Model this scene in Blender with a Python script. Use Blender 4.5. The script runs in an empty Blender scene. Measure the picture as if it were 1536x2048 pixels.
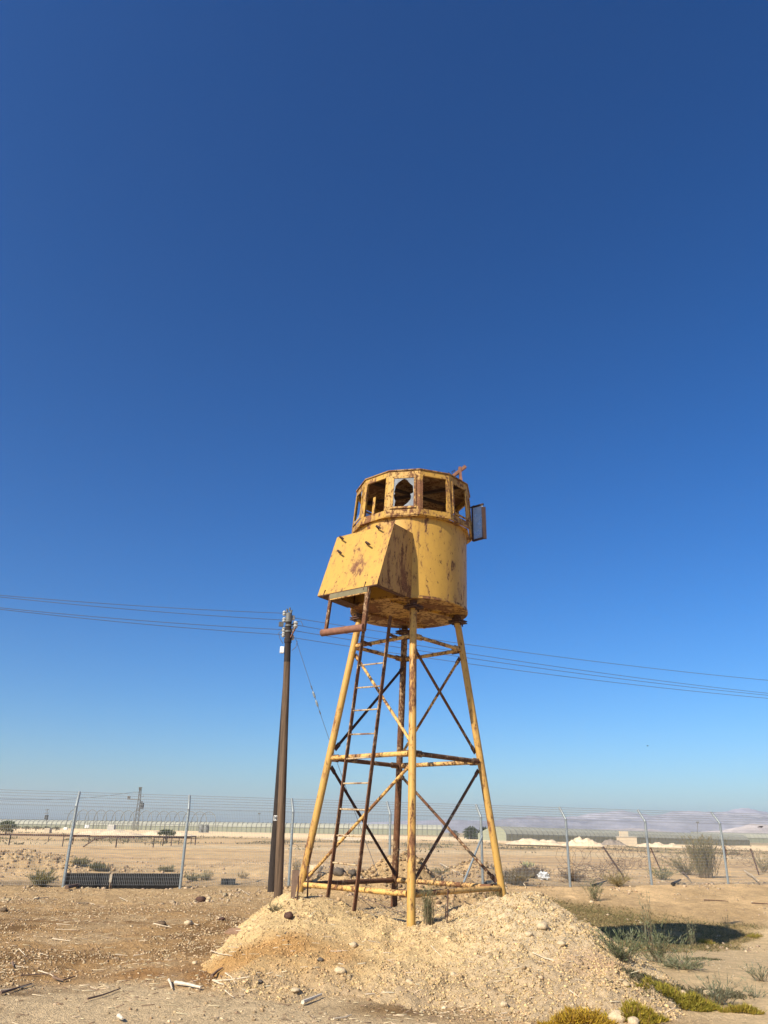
import bpy, math
import numpy as np
from math import sin, cos, pi, radians, sqrt
from mathutils import Matrix, Vector

S = bpy.context.scene
C = S.collection
rng = np.random.default_rng(11)

# ------------------------------------------------------------------ camera
F = 1510.0                      # focal length in pixels of the 1536x2048 photograph
EYE = np.array([0.0, 0.0, 1.6])
ROLL = math.atan(0.0205)
PITCH = math.atan((1645.0 + 0.0205 * 768 - 1024) * cos(ROLL) / F)
_fw = np.array([0, cos(PITCH), sin(PITCH)])
_up = np.array([0, -sin(PITCH), cos(PITCH)])
_rt = np.array([1.0, 0, 0])
RT = cos(ROLL) * _rt + sin(ROLL) * _up
UP = cos(ROLL) * _up - sin(ROLL) * _rt
cam_d = bpy.data.cameras.new('camera')
cam = bpy.data.objects.new('camera', cam_d)
C.objects.link(cam)
cam.matrix_world = Matrix(((RT[0], UP[0], -_fw[0], EYE[0]), (RT[1], UP[1], -_fw[1], EYE[1]),
                           (RT[2], UP[2], -_fw[2], EYE[2]), (0, 0, 0, 1)))
cam_d.sensor_fit = 'VERTICAL'
cam_d.sensor_height = 24.0
cam_d.sensor_width = 18.0
cam_d.lens = 24.0 * F / 2048
cam_d.clip_start = 0.1
cam_d.clip_end = 30000
S.camera = cam
S.render.resolution_x, S.render.resolution_y = 768, 1024

# ------------------------------------------------------------------ sky, sun, exposure
SUN_EL = radians(37.0)
SUN_H = (-0.68, -0.733)
world = bpy.data.worlds.new('World')
S.world = world
world.use_nodes = True
wn = world.node_tree
wn.nodes.clear()
sky = wn.nodes.new('ShaderNodeTexSky')
sky.sky_type = 'NISHITA'
sky.sun_disc = False
sky.sun_elevation = SUN_EL
sky.sun_rotation = math.atan2(SUN_H[0], SUN_H[1])
sky.altitude = 0
sky.air_density = 1.0
sky.dust_density = 1.0
sky.ozone_density = 6.0
bg = wn.nodes.new('ShaderNodeBackground')
bg.inputs[1].default_value = 0.068
wo = wn.nodes.new('ShaderNodeOutputWorld')
hs = wn.nodes.new('ShaderNodeHueSaturation')
hs.inputs['Saturation'].default_value = 1.24
wn.links.new(sky.outputs[0], hs.inputs['Color'])
gm = wn.nodes.new('ShaderNodeGamma')
gm.inputs['Gamma'].default_value = 1.22
wn.links.new(hs.outputs[0], gm.inputs['Color'])
tint = wn.nodes.new('ShaderNodeMix')
tint.data_type = 'RGBA'
tint.blend_type = 'MULTIPLY'
tint.inputs[0].default_value = 1.0
tint.inputs[7].default_value = (0.93, 0.97, 0.985, 1)
wn.links.new(gm.outputs[0], tint.inputs[6])
wn.links.new(tint.outputs[2], bg.inputs[0])
wn.links.new(bg.outputs[0], wo.inputs[0])
sun_d = bpy.data.lights.new('sun', 'SUN')
sun_d.energy = 5.0
sun_d.angle = radians(0.53)
sun_d.color = (1.0, 0.90, 0.74)
sun = bpy.data.objects.new('sun', sun_d)
C.objects.link(sun)
sun.rotation_euler = Vector((SUN_H[0] * cos(SUN_EL), SUN_H[1] * cos(SUN_EL), sin(SUN_EL))).to_track_quat('Z', 'Y').to_euler()
S.view_settings.view_transform = 'Standard'
S.view_settings.look = 'None'
S.view_settings.exposure = 0.58
S.view_settings.gamma = 1.0
S.view_settings.use_curve_mapping = False
S.cycles.use_denoising = True
S.cycles.max_bounces = 6
S.cycles.transparent_max_bounces = 24
S.cycles.volume_bounces = 1

# ------------------------------------------------------------------ helpers
def ray(px, py):
    return _fw + RT * (px - 768) / F + UP * (1024 - py) / F

def at(px, py, y):
    """the point seen at a pixel of the photograph, y metres in front of the camera"""
    r = ray(px, py)
    return EYE + r * (y / r[1])

def at_plane(px, py, n, p):
    r = ray(px, py)
    return EYE + r * (((np.asarray(p) - EYE) @ n) / (r @ n))

_perm = np.random.default_rng(5).permutation(512)
_perm = np.concatenate([_perm, _perm])
_ga = np.random.default_rng(6).uniform(0, 2 * pi, 512)
def perlin(x, y):
    x = np.asarray(x, float); y = np.asarray(y, float)
    xi = np.floor(x).astype(int); yi = np.floor(y).astype(int)
    xf = x - xi; yf = y - yi
    u = xf ** 3 * (xf * (xf * 6 - 15) + 10); v = yf ** 3 * (yf * (yf * 6 - 15) + 10)
    def g(a, b, dx, dy):
        h = _ga[_perm[(_perm[a & 511] + b) & 511]]
        return np.cos(h) * dx + np.sin(h) * dy
    n00 = g(xi, yi, xf, yf); n10 = g(xi + 1, yi, xf - 1, yf)
    n01 = g(xi, yi + 1, xf, yf - 1); n11 = g(xi + 1, yi + 1, xf - 1, yf - 1)
    return (n00 * (1 - u) + n10 * u) * (1 - v) + (n01 * (1 - u) + n11 * u) * v
def fbm(x, y, o=4, lac=2.03, gain=0.5):
    s = 0; a = 1.0
    for i in range(o):
        s = s + a * perlin(x + 17.3 * i, y - 9.1 * i); x = x * lac; y = y * lac; a *= gain
    return s
def sm(a, b, x):
    t = np.clip((x - a) / (b - a), 0, 1); return t * t * (3 - 2 * t)
def G(u, v):
    return np.exp(-(u * u + v * v))

def smooth_mask(x, y):
    n1 = fbm(x / 1.8, y / 1.8, 4)
    a = (1 - sm(8.9, 9.7, y + .55 * n1 + .12 * (x + 2))) * (1 - sm(.2, 1.2, x))
    b = sm(2.2, 3.6, x + .3 * n1) * (1 - sm(-.6, .6, y - 12.9 - 1.4 * (x - 3.4) + .9 * n1))
    return np.maximum(a, b)
def fine(x, y):
    d = np.hypot(x, y)
    k = (1 - sm(28, 60, d)) * (1 - .72 * smooth_mask(x, y))
    return k * (0.075 * fbm(x / 2.3, y / 2.3, 3) + 0.030 * fbm(x / .45, y / .45, 3) * (0.5 + sm(-.2, .5, perlin(x / 1.7 + 4, y / 1.7)))
                + 0.024 * np.abs(fbm(x / .14, y / .14, 3)))

def gz(x, y):
    """height of the ground sheet"""
    x = np.asarray(x, float); y = np.asarray(y, float)
    z = -0.62 * G((x - 8.2) / 4.6, (y - 19.0) / 6.0)
    z = z + 0.62 * G((x + 12.6) / 3.4, (y - 29.0) / 2.4) + 0.5 * G((x + 17.5) / 3.0, (y - 28.5) / 2.4)
    z = z + 0.98 * G((x - 0.75) / 1.0, (y - 22.6) / 1.1) + 0.55 * G((x + 1.0) / 1.2, (y - 22.0) / 1.0)
    z = z + 0.62 * G((x - 3.4) / 1.25, (y - 29.2) / 1.2) + 0.32 * G((x - 2.75) / 0.9, (y - 22.7) / 0.7)
    z = z + 0.35 * G((x + 3.4) / 3.2, (y - 31.0) / 3.5) - 0.16 * G((x + 7.2) / 2.2, (y - 24.6) / 1.2)
    z = z + 0.10 * np.exp(-((y - (24.9 + 0.30 * x * 0.9)) / 1.6) ** 2) * sm(3, 6, x)
    z = z - 1.0 * sm(0, 120, x) * sm(40, 200, y)
    z = z + 0.5 * perlin(x / 38 + 3, y / 21) * sm(60, 110, y) * (1 - sm(250, 330, y)) * 0.7
    pile = np.clip(G((x - .6) / 2.0, (y - 22.4) / 1.6) + G((x - 3.2) / 1.8, (y - 29.2) / 1.7) + G((x + 14) / 5, (y - 29) / 3) + .8 * G((x - 2.7) / 1.2, (y - 22.7) / 1), 0, 1)
    z = z + pile * (.16 * fbm(x / .7, y / .7, 4) + .10 * np.abs(fbm(x / .3, y / .3, 3)))
    return z + fine(x, y)

def mound_z(x, y):
    """heap of excavated earth the tower stands on, a hollow in the middle"""
    x = np.asarray(x, float); y = np.asarray(y, float)
    wx = x + 0.22 * perlin(x / .9, y / .9 + 7); wy = y + 0.22 * perlin(x / .9 + 11, y / .9)
    def cone(cx, cy, pk, sl, sr, sf, sb, p=1.25):
        dx = wx - cx; dy = wy - cy
        d = np.sqrt((np.where(dx < 0, sl, sr) * dx) ** 2 + (np.where(dy < 0, sf, sb) * dy) ** 2)
        return pk - np.sqrt(d * d + 0.012) + 0.10
    a = cone(-1.22, 12.75, 0.80, .80, .40, .245, .55)
    b = cone(2.12, 12.25, 0.86, .36, .57, .225, .55)
    c = np.minimum(0.44, 0.47 - 0.175 * (11.35 - wy))
    c = np.minimum(c, 0.44 - 0.16 * (wy - 14.6))
    c = np.minimum(c, np.minimum(0.55 - 0.50 * (wx - 2.1), 0.52 - 0.55 * (-0.80 - wx)))
    k = 14.0
    m = np.log(np.exp(k * a) + np.exp(k * b) + np.exp(k * c)) / k - 0.02
    rough = np.where(x > 0.9, 1.0, 0.6) * (.35 + .95 * sm(-.25, .3, fbm(x / .75 + 31, y / .75, 2)))
    m = m + 0.045 * fbm(x / .6, y / .6 + 3, 2) + rough * (0.060 * fbm(x / .5, y / .5, 3) + 0.060 * np.abs(fbm(x / .20, y / .20, 3)) + 0.026 * fbm(x / .06, y / .06, 2))
    m = m + 0.03 * fbm(x / 1.4, y / 1.4, 2) + np.where(x > .6, 1.0, .55) * (.10 * (.22 - np.abs(fbm(x / .42 + 3, y / .42, 2))))
    return m - 0.05
def top_z(x, y):
    return np.maximum(gz(x, y), mound_z(x, y))

def spot(px, py):
    """the ground point seen at a pixel of the photograph"""
    r = ray(px, py)
    t = np.geomspace(5, 900, 6000) / r[1]
    P = EYE + t[:, None] * r
    below = np.nonzero(P[:, 2] < np.where(P[:, 1] < 20, top_z(P[:, 0], P[:, 1]), gz(P[:, 0], P[:, 1])))[0]
    i = below[0] if len(below) else len(t) - 1
    p = P[i]
    return np.array([p[0], p[1], float(top_z(p[0], p[1]) if p[1] < 20 else gz(p[0], p[1]))])

def tag(o, label=None, cat=None, group=None, kind=None):
    if label: o['label'] = label
    if cat: o['category'] = cat
    if group: o['group'] = group
    if kind: o['kind'] = kind
    return o

def thing(name, label, cat, loc=(0, 0, 0), group=None):
    o = bpy.data.objects.new(name, None)
    o.empty_display_size = 0.2
    C.objects.link(o)
    o.location = [float(v) for v in loc]
    return tag(o, label, cat, group)

def wloc(o):
    v = np.zeros(3)
    while o is not None:
        v += np.array(o.location); o = o.parent
    return v

def mesh_np(name, V, Fs, mat=None, parent=None, smooth=False, col=None, origin=None):
    """V (n,3) world points, Fs list of (m,3|4) index arrays -> one mesh object"""
    V = np.asarray(V, float)
    base = wloc(parent) if parent is not None else (np.zeros(3) if origin is None else np.asarray(origin, float))
    me = bpy.data.meshes.new(name)
    Fs = [np.asarray(f, np.int32) for f in Fs if len(f)]
    me.vertices.add(len(V)); me.vertices.foreach_set('co', (V - base).astype(np.float32).ravel())
    nl = sum(f.size for f in Fs); npoly = sum(len(f) for f in Fs)
    me.loops.add(nl); me.loops.foreach_set('vertex_index', np.concatenate([f.ravel() for f in Fs]))
    sizes = np.concatenate([np.full(len(f), f.shape[1], np.int32) for f in Fs])
    me.polygons.add(npoly)
    me.polygons.foreach_set('loop_start', (np.cumsum(sizes) - sizes).astype(np.int32))
    if smooth: me.polygons.foreach_set('use_smooth', np.ones(npoly, bool))
    me.update(calc_edges=True)
    if col is not None:
        at_ = me.color_attributes.new('Col', 'FLOAT_COLOR', 'POINT')
        c4 = np.ones((len(V), 4), np.float32); c4[:, :3] = col
        at_.data.foreach_set('color', c4.ravel())
    if mat: me.materials.append(mat)
    o = bpy.data.objects.new(name, me)
    C.objects.link(o)
    if parent is not None: o.parent = parent
    elif origin is not None: o.location = [float(v) for v in origin]
    return o

class MB:
    """collects faces, links them as one mesh object"""
    def __init__(s): s.v = []; s.f = []; s.smooth = False
    def add(s, vs, fs):
        b = len(s.v); s.v += [tuple(map(float, p)) for p in vs]; s.f += [tuple(i + b for i in f) for f in fs]; return s
    def tube(s, pts, r, n=10, cap=True):
        pts = [np.asarray(p, float) for p in pts]
        rs = r if isinstance(r, (list, tuple)) else [r] * len(pts)
        t0 = pts[1] - pts[0]; t0 = t0 / np.linalg.norm(t0)
        u = np.cross(t0, [0, 0, 1.0])
        if np.linalg.norm(u) < 1e-3: u = np.array([1.0, 0, 0])
        u /= np.linalg.norm(u)
        b = len(s.v)
        for i, p in enumerate(pts):
            t = pts[min(i + 1, len(pts) - 1)] - pts[max(i - 1, 0)]; t = t / np.linalg.norm(t)
            u = u - t * (u @ t); u /= np.linalg.norm(u); w = np.cross(t, u)
            for k in range(n):
                a = 2 * pi * k / n
                s.v.append(tuple(p + rs[i] * (cos(a) * u + sin(a) * w)))
        for i in range(len(pts) - 1):
            for k in range(n):
                a = b + i * n + k; c = b + i * n + (k + 1) % n
                s.f.append((a, c, c + n, a + n))
        if cap:
            s.f.append(tuple(b + k for k in range(n))[::-1]); s.f.append(tuple(b + (len(pts) - 1) * n + k for k in range(n)))
        return s
    def bar(s, p0, p1, w, h, up=(0, 0, 1)):
        """rectangular bar from p0 to p1, w across, h along up"""
        p0 = np.asarray(p0, float); p1 = np.asarray(p1, float)
        t = p1 - p0; t /= np.linalg.norm(t)
        u = np.cross(t, np.asarray(up, float)); u /= np.linalg.norm(u); v = np.cross(u, t)
        vs = []
        for p in (p0, p1):
            for a, b in ((-1, -1), (1, -1), (1, 1), (-1, 1)): vs.append(p + u * a * w / 2 + v * b * h / 2)
        return s.add(vs, [(0, 3, 2, 1), (4, 5, 6, 7), (0, 1, 5, 4), (1, 2, 6, 5), (2, 3, 7, 6), (3, 0, 4, 7)])
    def box(s, c, d, rz=0):
        c = np.asarray(c, float); d = np.asarray(d, float) / 2
        vs = []
        for z in (-1, 1):
            for a, b in ((-1, -1), (1, -1), (1, 1), (-1, 1)):
                x, y = a * d[0], b * d[1]
                vs.append(c + [x * cos(rz) - y * sin(rz), x * sin(rz) + y * cos(rz), z * d[2]])
        return s.add(vs, [(0, 3, 2, 1), (4, 5, 6, 7), (0, 1, 5, 4), (1, 2, 6, 5), (2, 3, 7, 6), (3, 0, 4, 7)])
    def slab(s, pts, n, th):
        """planar polygon thickened along n"""
        k = len(pts); n = np.asarray(n, float) / np.linalg.norm(n)
        a = [np.asarray(p, float) for p in pts]; b = [p + n * th for p in a]
        fs = [tuple(range(k))[::-1], tuple(range(k, 2 * k))] + [(i, (i + 1) % k, k + (i + 1) % k, k + i) for i in range(k)]
        return s.add(a + b, fs)
    def lathe(s, c, prof, n=24):
        """prof: list of (r, z) round a vertical axis at c"""
        b = len(s.v); m = len(prof)
        for r, z in prof:
            for k in range(n):
                a = 2 * pi * k / n; s.v.append((c[0] + r * cos(a), c[1] + r * sin(a), c[2] + z))
        for i in range(m - 1):
            for k in range(n):
                s.f.append((b + i * n + k, b + i * n + (k + 1) % n, b + (i + 1) * n + (k + 1) % n, b + (i + 1) * n + k))
        if prof[0][0] > 1e-4: s.f.append(tuple(b + k for k in range(n))[::-1])
        if prof[-1][0] > 1e-4: s.f.append(tuple(b + (m - 1) * n + k for k in range(n)))
        return s
    def build(s, name, mat, parent=None, smooth=None, origin=None, bevel=0):
        base = wloc(parent) if parent is not None else (np.zeros(3) if origin is None else np.asarray(origin, float))
        me = bpy.data.meshes.new(name)
        me.from_pydata([tuple(np.asarray(p) - base) for p in s.v], [], s.f)
        if smooth:
            me.polygons.foreach_set('use_smooth', np.ones(len(me.polygons), bool))
            me.set_sharp_from_angle(angle=radians(smooth if smooth > 1 else 40))
        me.materials.append(mat)
        me.update()
        o = bpy.data.objects.new(name, me); C.objects.link(o)
        if parent is not None: o.parent = parent
        elif origin is not None: o.location = [float(v) for v in origin]
        if bevel:
            m = o.modifiers.new('bevel', 'BEVEL'); m.width = bevel; m.segments = 1; m.limit_method = 'ANGLE'
        return o

def copy_tree(o, parent=None):
    c = o.copy(); C.objects.link(c); c.parent = parent
    for ch in o.children: copy_tree(ch, c)
    return c

# ------------------------------------------------------------------ materials
def new_mat(name):
    m = bpy.data.materials.new(name); m.use_nodes = True
    nt = m.node_tree; b = nt.nodes['Principled BSDF']
    return m, nt, b
def node(nt, t, **kw):
    n = nt.nodes.new(t)
    for k, v in kw.items(): setattr(n, k, v)
    return n
def noise(nt, vec, scale, detail=4, rough=.55, dist=0):
    n = node(nt, 'ShaderNodeTexNoise'); n.inputs['Scale'].default_value = scale
    n.inputs['Detail'].default_value = detail; n.inputs['Roughness'].default_value = rough; n.inputs['Distortion'].default_value = dist
    nt.links.new(vec, n.inputs['Vector']); return n.outputs[0]
def ramp(nt, fac, *stops):
    r = node(nt, 'ShaderNodeValToRGB'); e = r.color_ramp.elements
    while len(e) < len(stops): e.new(0.5)
    for i, (p, c) in enumerate(stops):
        e[i].position = p; e[i].color = (c, c, c, 1) if not isinstance(c, tuple) else (*c, 1)
    nt.links.new(fac, r.inputs[0]); return r.outputs[0]
def mixc(nt, fac, a, b, mode='MIX'):
    m = node(nt, 'ShaderNodeMix', data_type='RGBA', blend_type=mode)
    for sock, v in ((0, fac), (6, a), (7, b)):
        if isinstance(v, (int, float)): m.inputs[sock].default_value = v
        elif isinstance(v, tuple): m.inputs[sock].default_value = (*v, 1)
        else: nt.links.new(v, m.inputs[sock])
    return m.outputs[2]
def mathn(nt, op, a, b=0.0):
    m = node(nt, 'ShaderNodeMath', operation=op)
    for i, v in enumerate((a, b)):
        if isinstance(v, (int, float)): m.inputs[i].default_value = v
        else: nt.links.new(v, m.inputs[i])
    return m.outputs[0]
def objcoord(nt, scale=(1, 1, 1)):
    tc = node(nt, 'ShaderNodeTexCoord'); mp = node(nt, 'ShaderNodeMapping'); mp.inputs['Scale'].default_value = scale
    nt.links.new(tc.outputs['Object'], mp.inputs[0]); return mp.outputs[0]
def bump(nt, b, h, strength=.3, dist=.02):
    n = node(nt, 'ShaderNodeBump'); n.inputs['Strength'].default_value = strength; n.inputs['Distance'].default_value = dist
    nt.links.new(h, n.inputs['Height']); nt.links.new(n.outputs[0], b.inputs['Normal'])

YEL = (0.455, 0.265, 0.046)
def painted(name, base=YEL, amount=0.5, scale=1.0, big=1.0, streak=.35):
    """old paint with rust coming through: amount 0..1 is how much of it is gone"""
    m, nt, b = new_mat(name)
    v = objcoord(nt); vs = objcoord(nt, (1, 1, streak))
    n1 = noise(nt, vs, 1.5 * scale, 9, .66, .4)
    n2 = noise(nt, vs, 9 * scale, 7, .72, .2)
    n3 = noise(nt, v, 38 * scale, 4, .65)
    n4 = noise(nt, v, .8 * scale, 3, .5)
    n5 = noise(nt, objcoord(nt, (1, 1, .5)), 13 * scale, 6, .72)
    a = amount - .4
    # broad patches where the paint has gone, speckle gathered round them, chips everywhere
    p1 = ramp(nt, mathn(nt, 'ADD', mathn(nt, 'MULTIPLY', n1, .72 * big), mathn(nt, 'MULTIPLY', n2, .28)), (.560 - .30 * a, 0.0), (.610 - .30 * a, 1.0))
    p2 = ramp(nt, mathn(nt, 'ADD', mathn(nt, 'MULTIPLY', n2, .55), mathn(nt, 'MULTIPLY', n1, .42)), (.530 - .25 * a, 0.0), (.572 - .25 * a, 1.0))
    p3 = ramp(nt, mathn(nt, 'ADD', mathn(nt, 'MULTIPLY', n5, .75), mathn(nt, 'MULTIPLY', n2, .25)), (.590 - .16 * a, 0.0), (.625 - .16 * a, .85))
    rust = mathn(nt, 'MAXIMUM', mathn(nt, 'MULTIPLY', p1, ramp(nt, n3, (.34, .25), (.46, 1.0))), mathn(nt, 'MAXIMUM', p2, p3))
    halo = ramp(nt, mathn(nt, 'ADD', mathn(nt, 'MULTIPLY', n1, .6), mathn(nt, 'MULTIPLY', n2, .4)), (.48 - .25 * a, 0.0), (.60 - .25 * a, 1.0))
    fresh = mixc(nt, n4, tuple(c * .92 for c in base), tuple(min(1, c * 1.06 + .012) for c in base))
    fresh = mixc(nt, mathn(nt, 'MULTIPLY', ramp(nt, n2, (.35, 0.0), (.7, 1.0)), .3), fresh, tuple(c * .74 for c in base))
    rcol = ramp(nt, mathn(nt, 'ADD', mathn(nt, 'MULTIPLY', n3, .6), mathn(nt, 'MULTIPLY', n1, .4)), (.38, (.042, .021, .013)), (.50, (.090, .040, .020)), (.60, (.23, .105, .050)))
    c = mixc(nt, mathn(nt, 'MULTIPLY', halo, .62), fresh, (.30, .150, .055))
    c = mixc(nt, rust, c, rcol)
    nt.links.new(c, b.inputs['Base Color'])
    ro = node(nt, 'ShaderNodeMapRange'); ro.inputs['To Min'].default_value = .48; ro.inputs['To Max'].default_value = .92
    nt.links.new(rust, ro.inputs[0]); nt.links.new(ro.outputs[0], b.inputs['Roughness'])
    b.inputs['Specular IOR Level'].default_value = .3
    bump(nt, b, mathn(nt, 'SUBTRACT', mathn(nt, 'MULTIPLY', n3, .35), rust), .35, .006)
    return m

def plain(name, col, rough=.8, var=.25, scale=8, metal=0, spec=.3, stretch=(1, 1, 1), bmp=.2):
    m, nt, b = new_mat(name)
    v = objcoord(nt, stretch)
    n = noise(nt, v, scale, 6, .65); n2 = noise(nt, v, scale * 6, 3)
    f = mathn(nt, 'ADD', mathn(nt, 'MULTIPLY', n, .7), mathn(nt, 'MULTIPLY', n2, .3))
    f = ramp(nt, f, (.3, 0.0), (.7, 1.0))
    c = mixc(nt, f, tuple(x * (1 - var) for x in col), tuple(min(1, x * (1 + var)) for x in col))
    nt.links.new(c, b.inputs['Base Color'])
    b.inputs['Roughness'].default_value = rough; b.inputs['Metallic'].default_value = metal
    b.inputs['Specular IOR Level'].default_value = spec
    if bmp: bump(nt, b, f, bmp, .01)
    return m

def attr_mat(name, rough=.9, detail=True, transl=0.0, bscale=30, bstr=.5, bdist=.02):
    """colour from the mesh's own Col attribute, broken up with grain"""
    m, nt, b = new_mat(name)
    a = node(nt, 'ShaderNodeVertexColor'); a.layer_name = 'Col'
    c = a.outputs[0]
    if detail:
        v = objcoord(nt)
        n1 = noise(nt, v, bscale * .25, 6, .7); n2 = noise(nt, v, bscale, 5, .7); n3 = noise(nt, v, bscale * 3.2, 2, .6)
        k = mathn(nt, 'ADD', mathn(nt, 'MULTIPLY', n1, .45), mathn(nt, 'ADD', mathn(nt, 'MULTIPLY', n2, .35), mathn(nt, 'MULTIPLY', n3, .2)))
        g = ramp(nt, k, (.32, .55), (.5, 1.04), (.70, 1.45))
        c = mixc(nt, 1.0, c, g, 'MULTIPLY')
        bump(nt, b, mathn(nt, 'ADD', n2, mathn(nt, 'MULTIPLY', n3, .5)), bstr, bdist)
    nt.links.new(c, b.inputs['Base Color'])
    b.inputs['Roughness'].default_value = rough; b.inputs['Specular IOR Level'].default_value = .1
    if transl:
        out = nt.nodes['Material Output']; t = node(nt, 'ShaderNodeBsdfTranslucent'); nt.links.new(c, t.inputs[0])
        mx = node(nt, 'ShaderNodeMixShader'); mx.inputs[0].default_value = transl
        nt.links.new(b.outputs[0], mx.inputs[1]); nt.links.new(t.outputs[0], mx.inputs[2]); nt.links.new(mx.outputs[0], out.inputs[0])
    return m

M = dict(
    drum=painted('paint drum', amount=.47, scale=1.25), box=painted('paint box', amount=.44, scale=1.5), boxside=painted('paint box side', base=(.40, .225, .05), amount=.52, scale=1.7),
    under=painted('paint underside', amount=.60, scale=1.6, streak=1.0), cabin=painted('paint cabin', amount=.57, scale=2.2, streak=.6),
    leg=painted('paint leg', base=(.51, .30, .072), amount=.36, scale=2.4, streak=.35), legworn=painted('paint worn leg', base=(.50, .29, .066), amount=.52, scale=2.0, streak=.3),
    beam=painted('paint beam', base=(.66, .40, .12), amount=.52, scale=3.0, streak=1), brace=painted('paint brace', base=(.62, .38, .13), amount=.62, scale=2.4, streak=1),
    rust=plain('rust', (.085, .045, .032), .9, .5, 14), rustdark=plain('dark rust', (.050, .028, .022), .9, .4, 14), rustpink=plain('pale rust', (.20, .095, .06), .9, .4, 10), sheetrust=plain('sheet rust', (.26, .155, .09), .9, .4, 8), clodm=plain('clod earth', (.13, .088, .052), .95, .45, 20, bmp=.9),
    ladder=painted('paint ladder', base=(.34, .24, .13), amount=.80, scale=3, streak=.6), rung=painted('paint rung', base=(.5, .38, .22), amount=.55, scale=5),
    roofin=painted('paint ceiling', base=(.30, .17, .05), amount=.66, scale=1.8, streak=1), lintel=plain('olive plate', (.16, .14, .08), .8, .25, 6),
    wood=plain('pole wood', (.115, .075, .046), .9, .75, 5, stretch=(3, 3, .10), bmp=.9), wooddark=plain('creosote wood', (.032, .024, .020), .9, .5, 7, stretch=(4, 4, .3), bmp=.5),
    galv=plain('galvanised', (.27, .30, .295), .5, .15, 10, .3, .5), galvdark=plain('grey metal', (.13, .13, .12), .6, .2, 10, .2, .5), wire=plain('fence wire', (.30, .315, .32), .6, .05, 3, .2, .4, bmp=0),
    cable=plain('cable', (.11, .12, .14), .6, .1, 3, bmp=0), porcelain=plain('porcelain', (.42, .42, .39), .3, .15, 20), white=plain('white plate', (.80, .80, .76), .6, .05, 10),
    black=plain('black mark', (.02, .02, .02), .7, .1, 10, bmp=0), blackplastic=plain('black sheet', (.022, .020, .018), .75, .4, 2, bmp=.1), drygrey=plain('dusty plastic', (.055, .06, .06), .8, .4, 20),
    stick=plain('pale stick', (.56, .46, .32), .9, .3, 20), stickdark=plain('dark stick', (.17, .11, .075), .9, .4, 20), bark=plain('peeled log', (.58, .50, .38), .9, .35, 25),
    stone=plain('pale stone', (.54, .42, .26), .9, .3, 18, bmp=.9), stonedark=plain('dark stone', (.105, .085, .065), .9, .4, 14, bmp=.6), bag=plain('plastic bag', (.55, .56, .55), .45, .45, 9, spec=.5, bmp=1.0),
    net=plain('greenhouse net', (.25, .26, .185), .9, .10, .4, bmp=0), netroof=plain('greenhouse roof', (.34, .335, .26), .8, .10, .4, bmp=0), hoop=plain('hoop steel', (.17, .175, .16), .6, .2, 2, .2, bmp=0),
    concrete=plain('pale concrete', (.52, .49, .42), .9, .15, 2), hut=plain('hut wall', (.52, .43, .30), .9, .12, 1), bird=plain('bird', (.03, .028, .028), .8, .2, 20),
    ground=attr_mat('earth', bscale=20, bstr=1.0, bdist=.04), heap=attr_mat('heap earth', bscale=34, bstr=.9, bdist=.035), clod=attr_mat('clods', bscale=60, bstr=.5, bdist=.01),
    leaf=attr_mat('leaf', .75, False, .25), hill=attr_mat('hill rock', bscale=.01, bstr=0, bdist=.1), chip=attr_mat('chips', .9, False),
    trunk=plain('trunk', (.12, .09, .06), .9, .3, 3),
)
def glass_mat():
    m, nt, b = new_mat('dusty glass')
    v = objcoord(nt)
    n = noise(nt, v, 4, 5, .6)
    b.inputs['Base Color'].default_value = (.42, .46, .49, 1); b.inputs['Roughness'].default_value = .12
    b.inputs['Specular IOR Level'].default_value = .6
    t = node(nt, 'ShaderNodeBsdfTransparent'); t.inputs[0].default_value = (.86, .90, .90, 1)
    mx = node(nt, 'ShaderNodeMixShader'); out = nt.nodes['Material Output']
    nt.links.new(ramp(nt, n, (.3, .35), (.7, .70)), mx.inputs[0])
    nt.links.new(t.outputs[0], mx.inputs[1]); nt.links.new(b.outputs[0], mx.inputs[2]); nt.links.new(mx.outputs[0], out.inputs[0])
    return m
M['glass'] = glass_mat()

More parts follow.
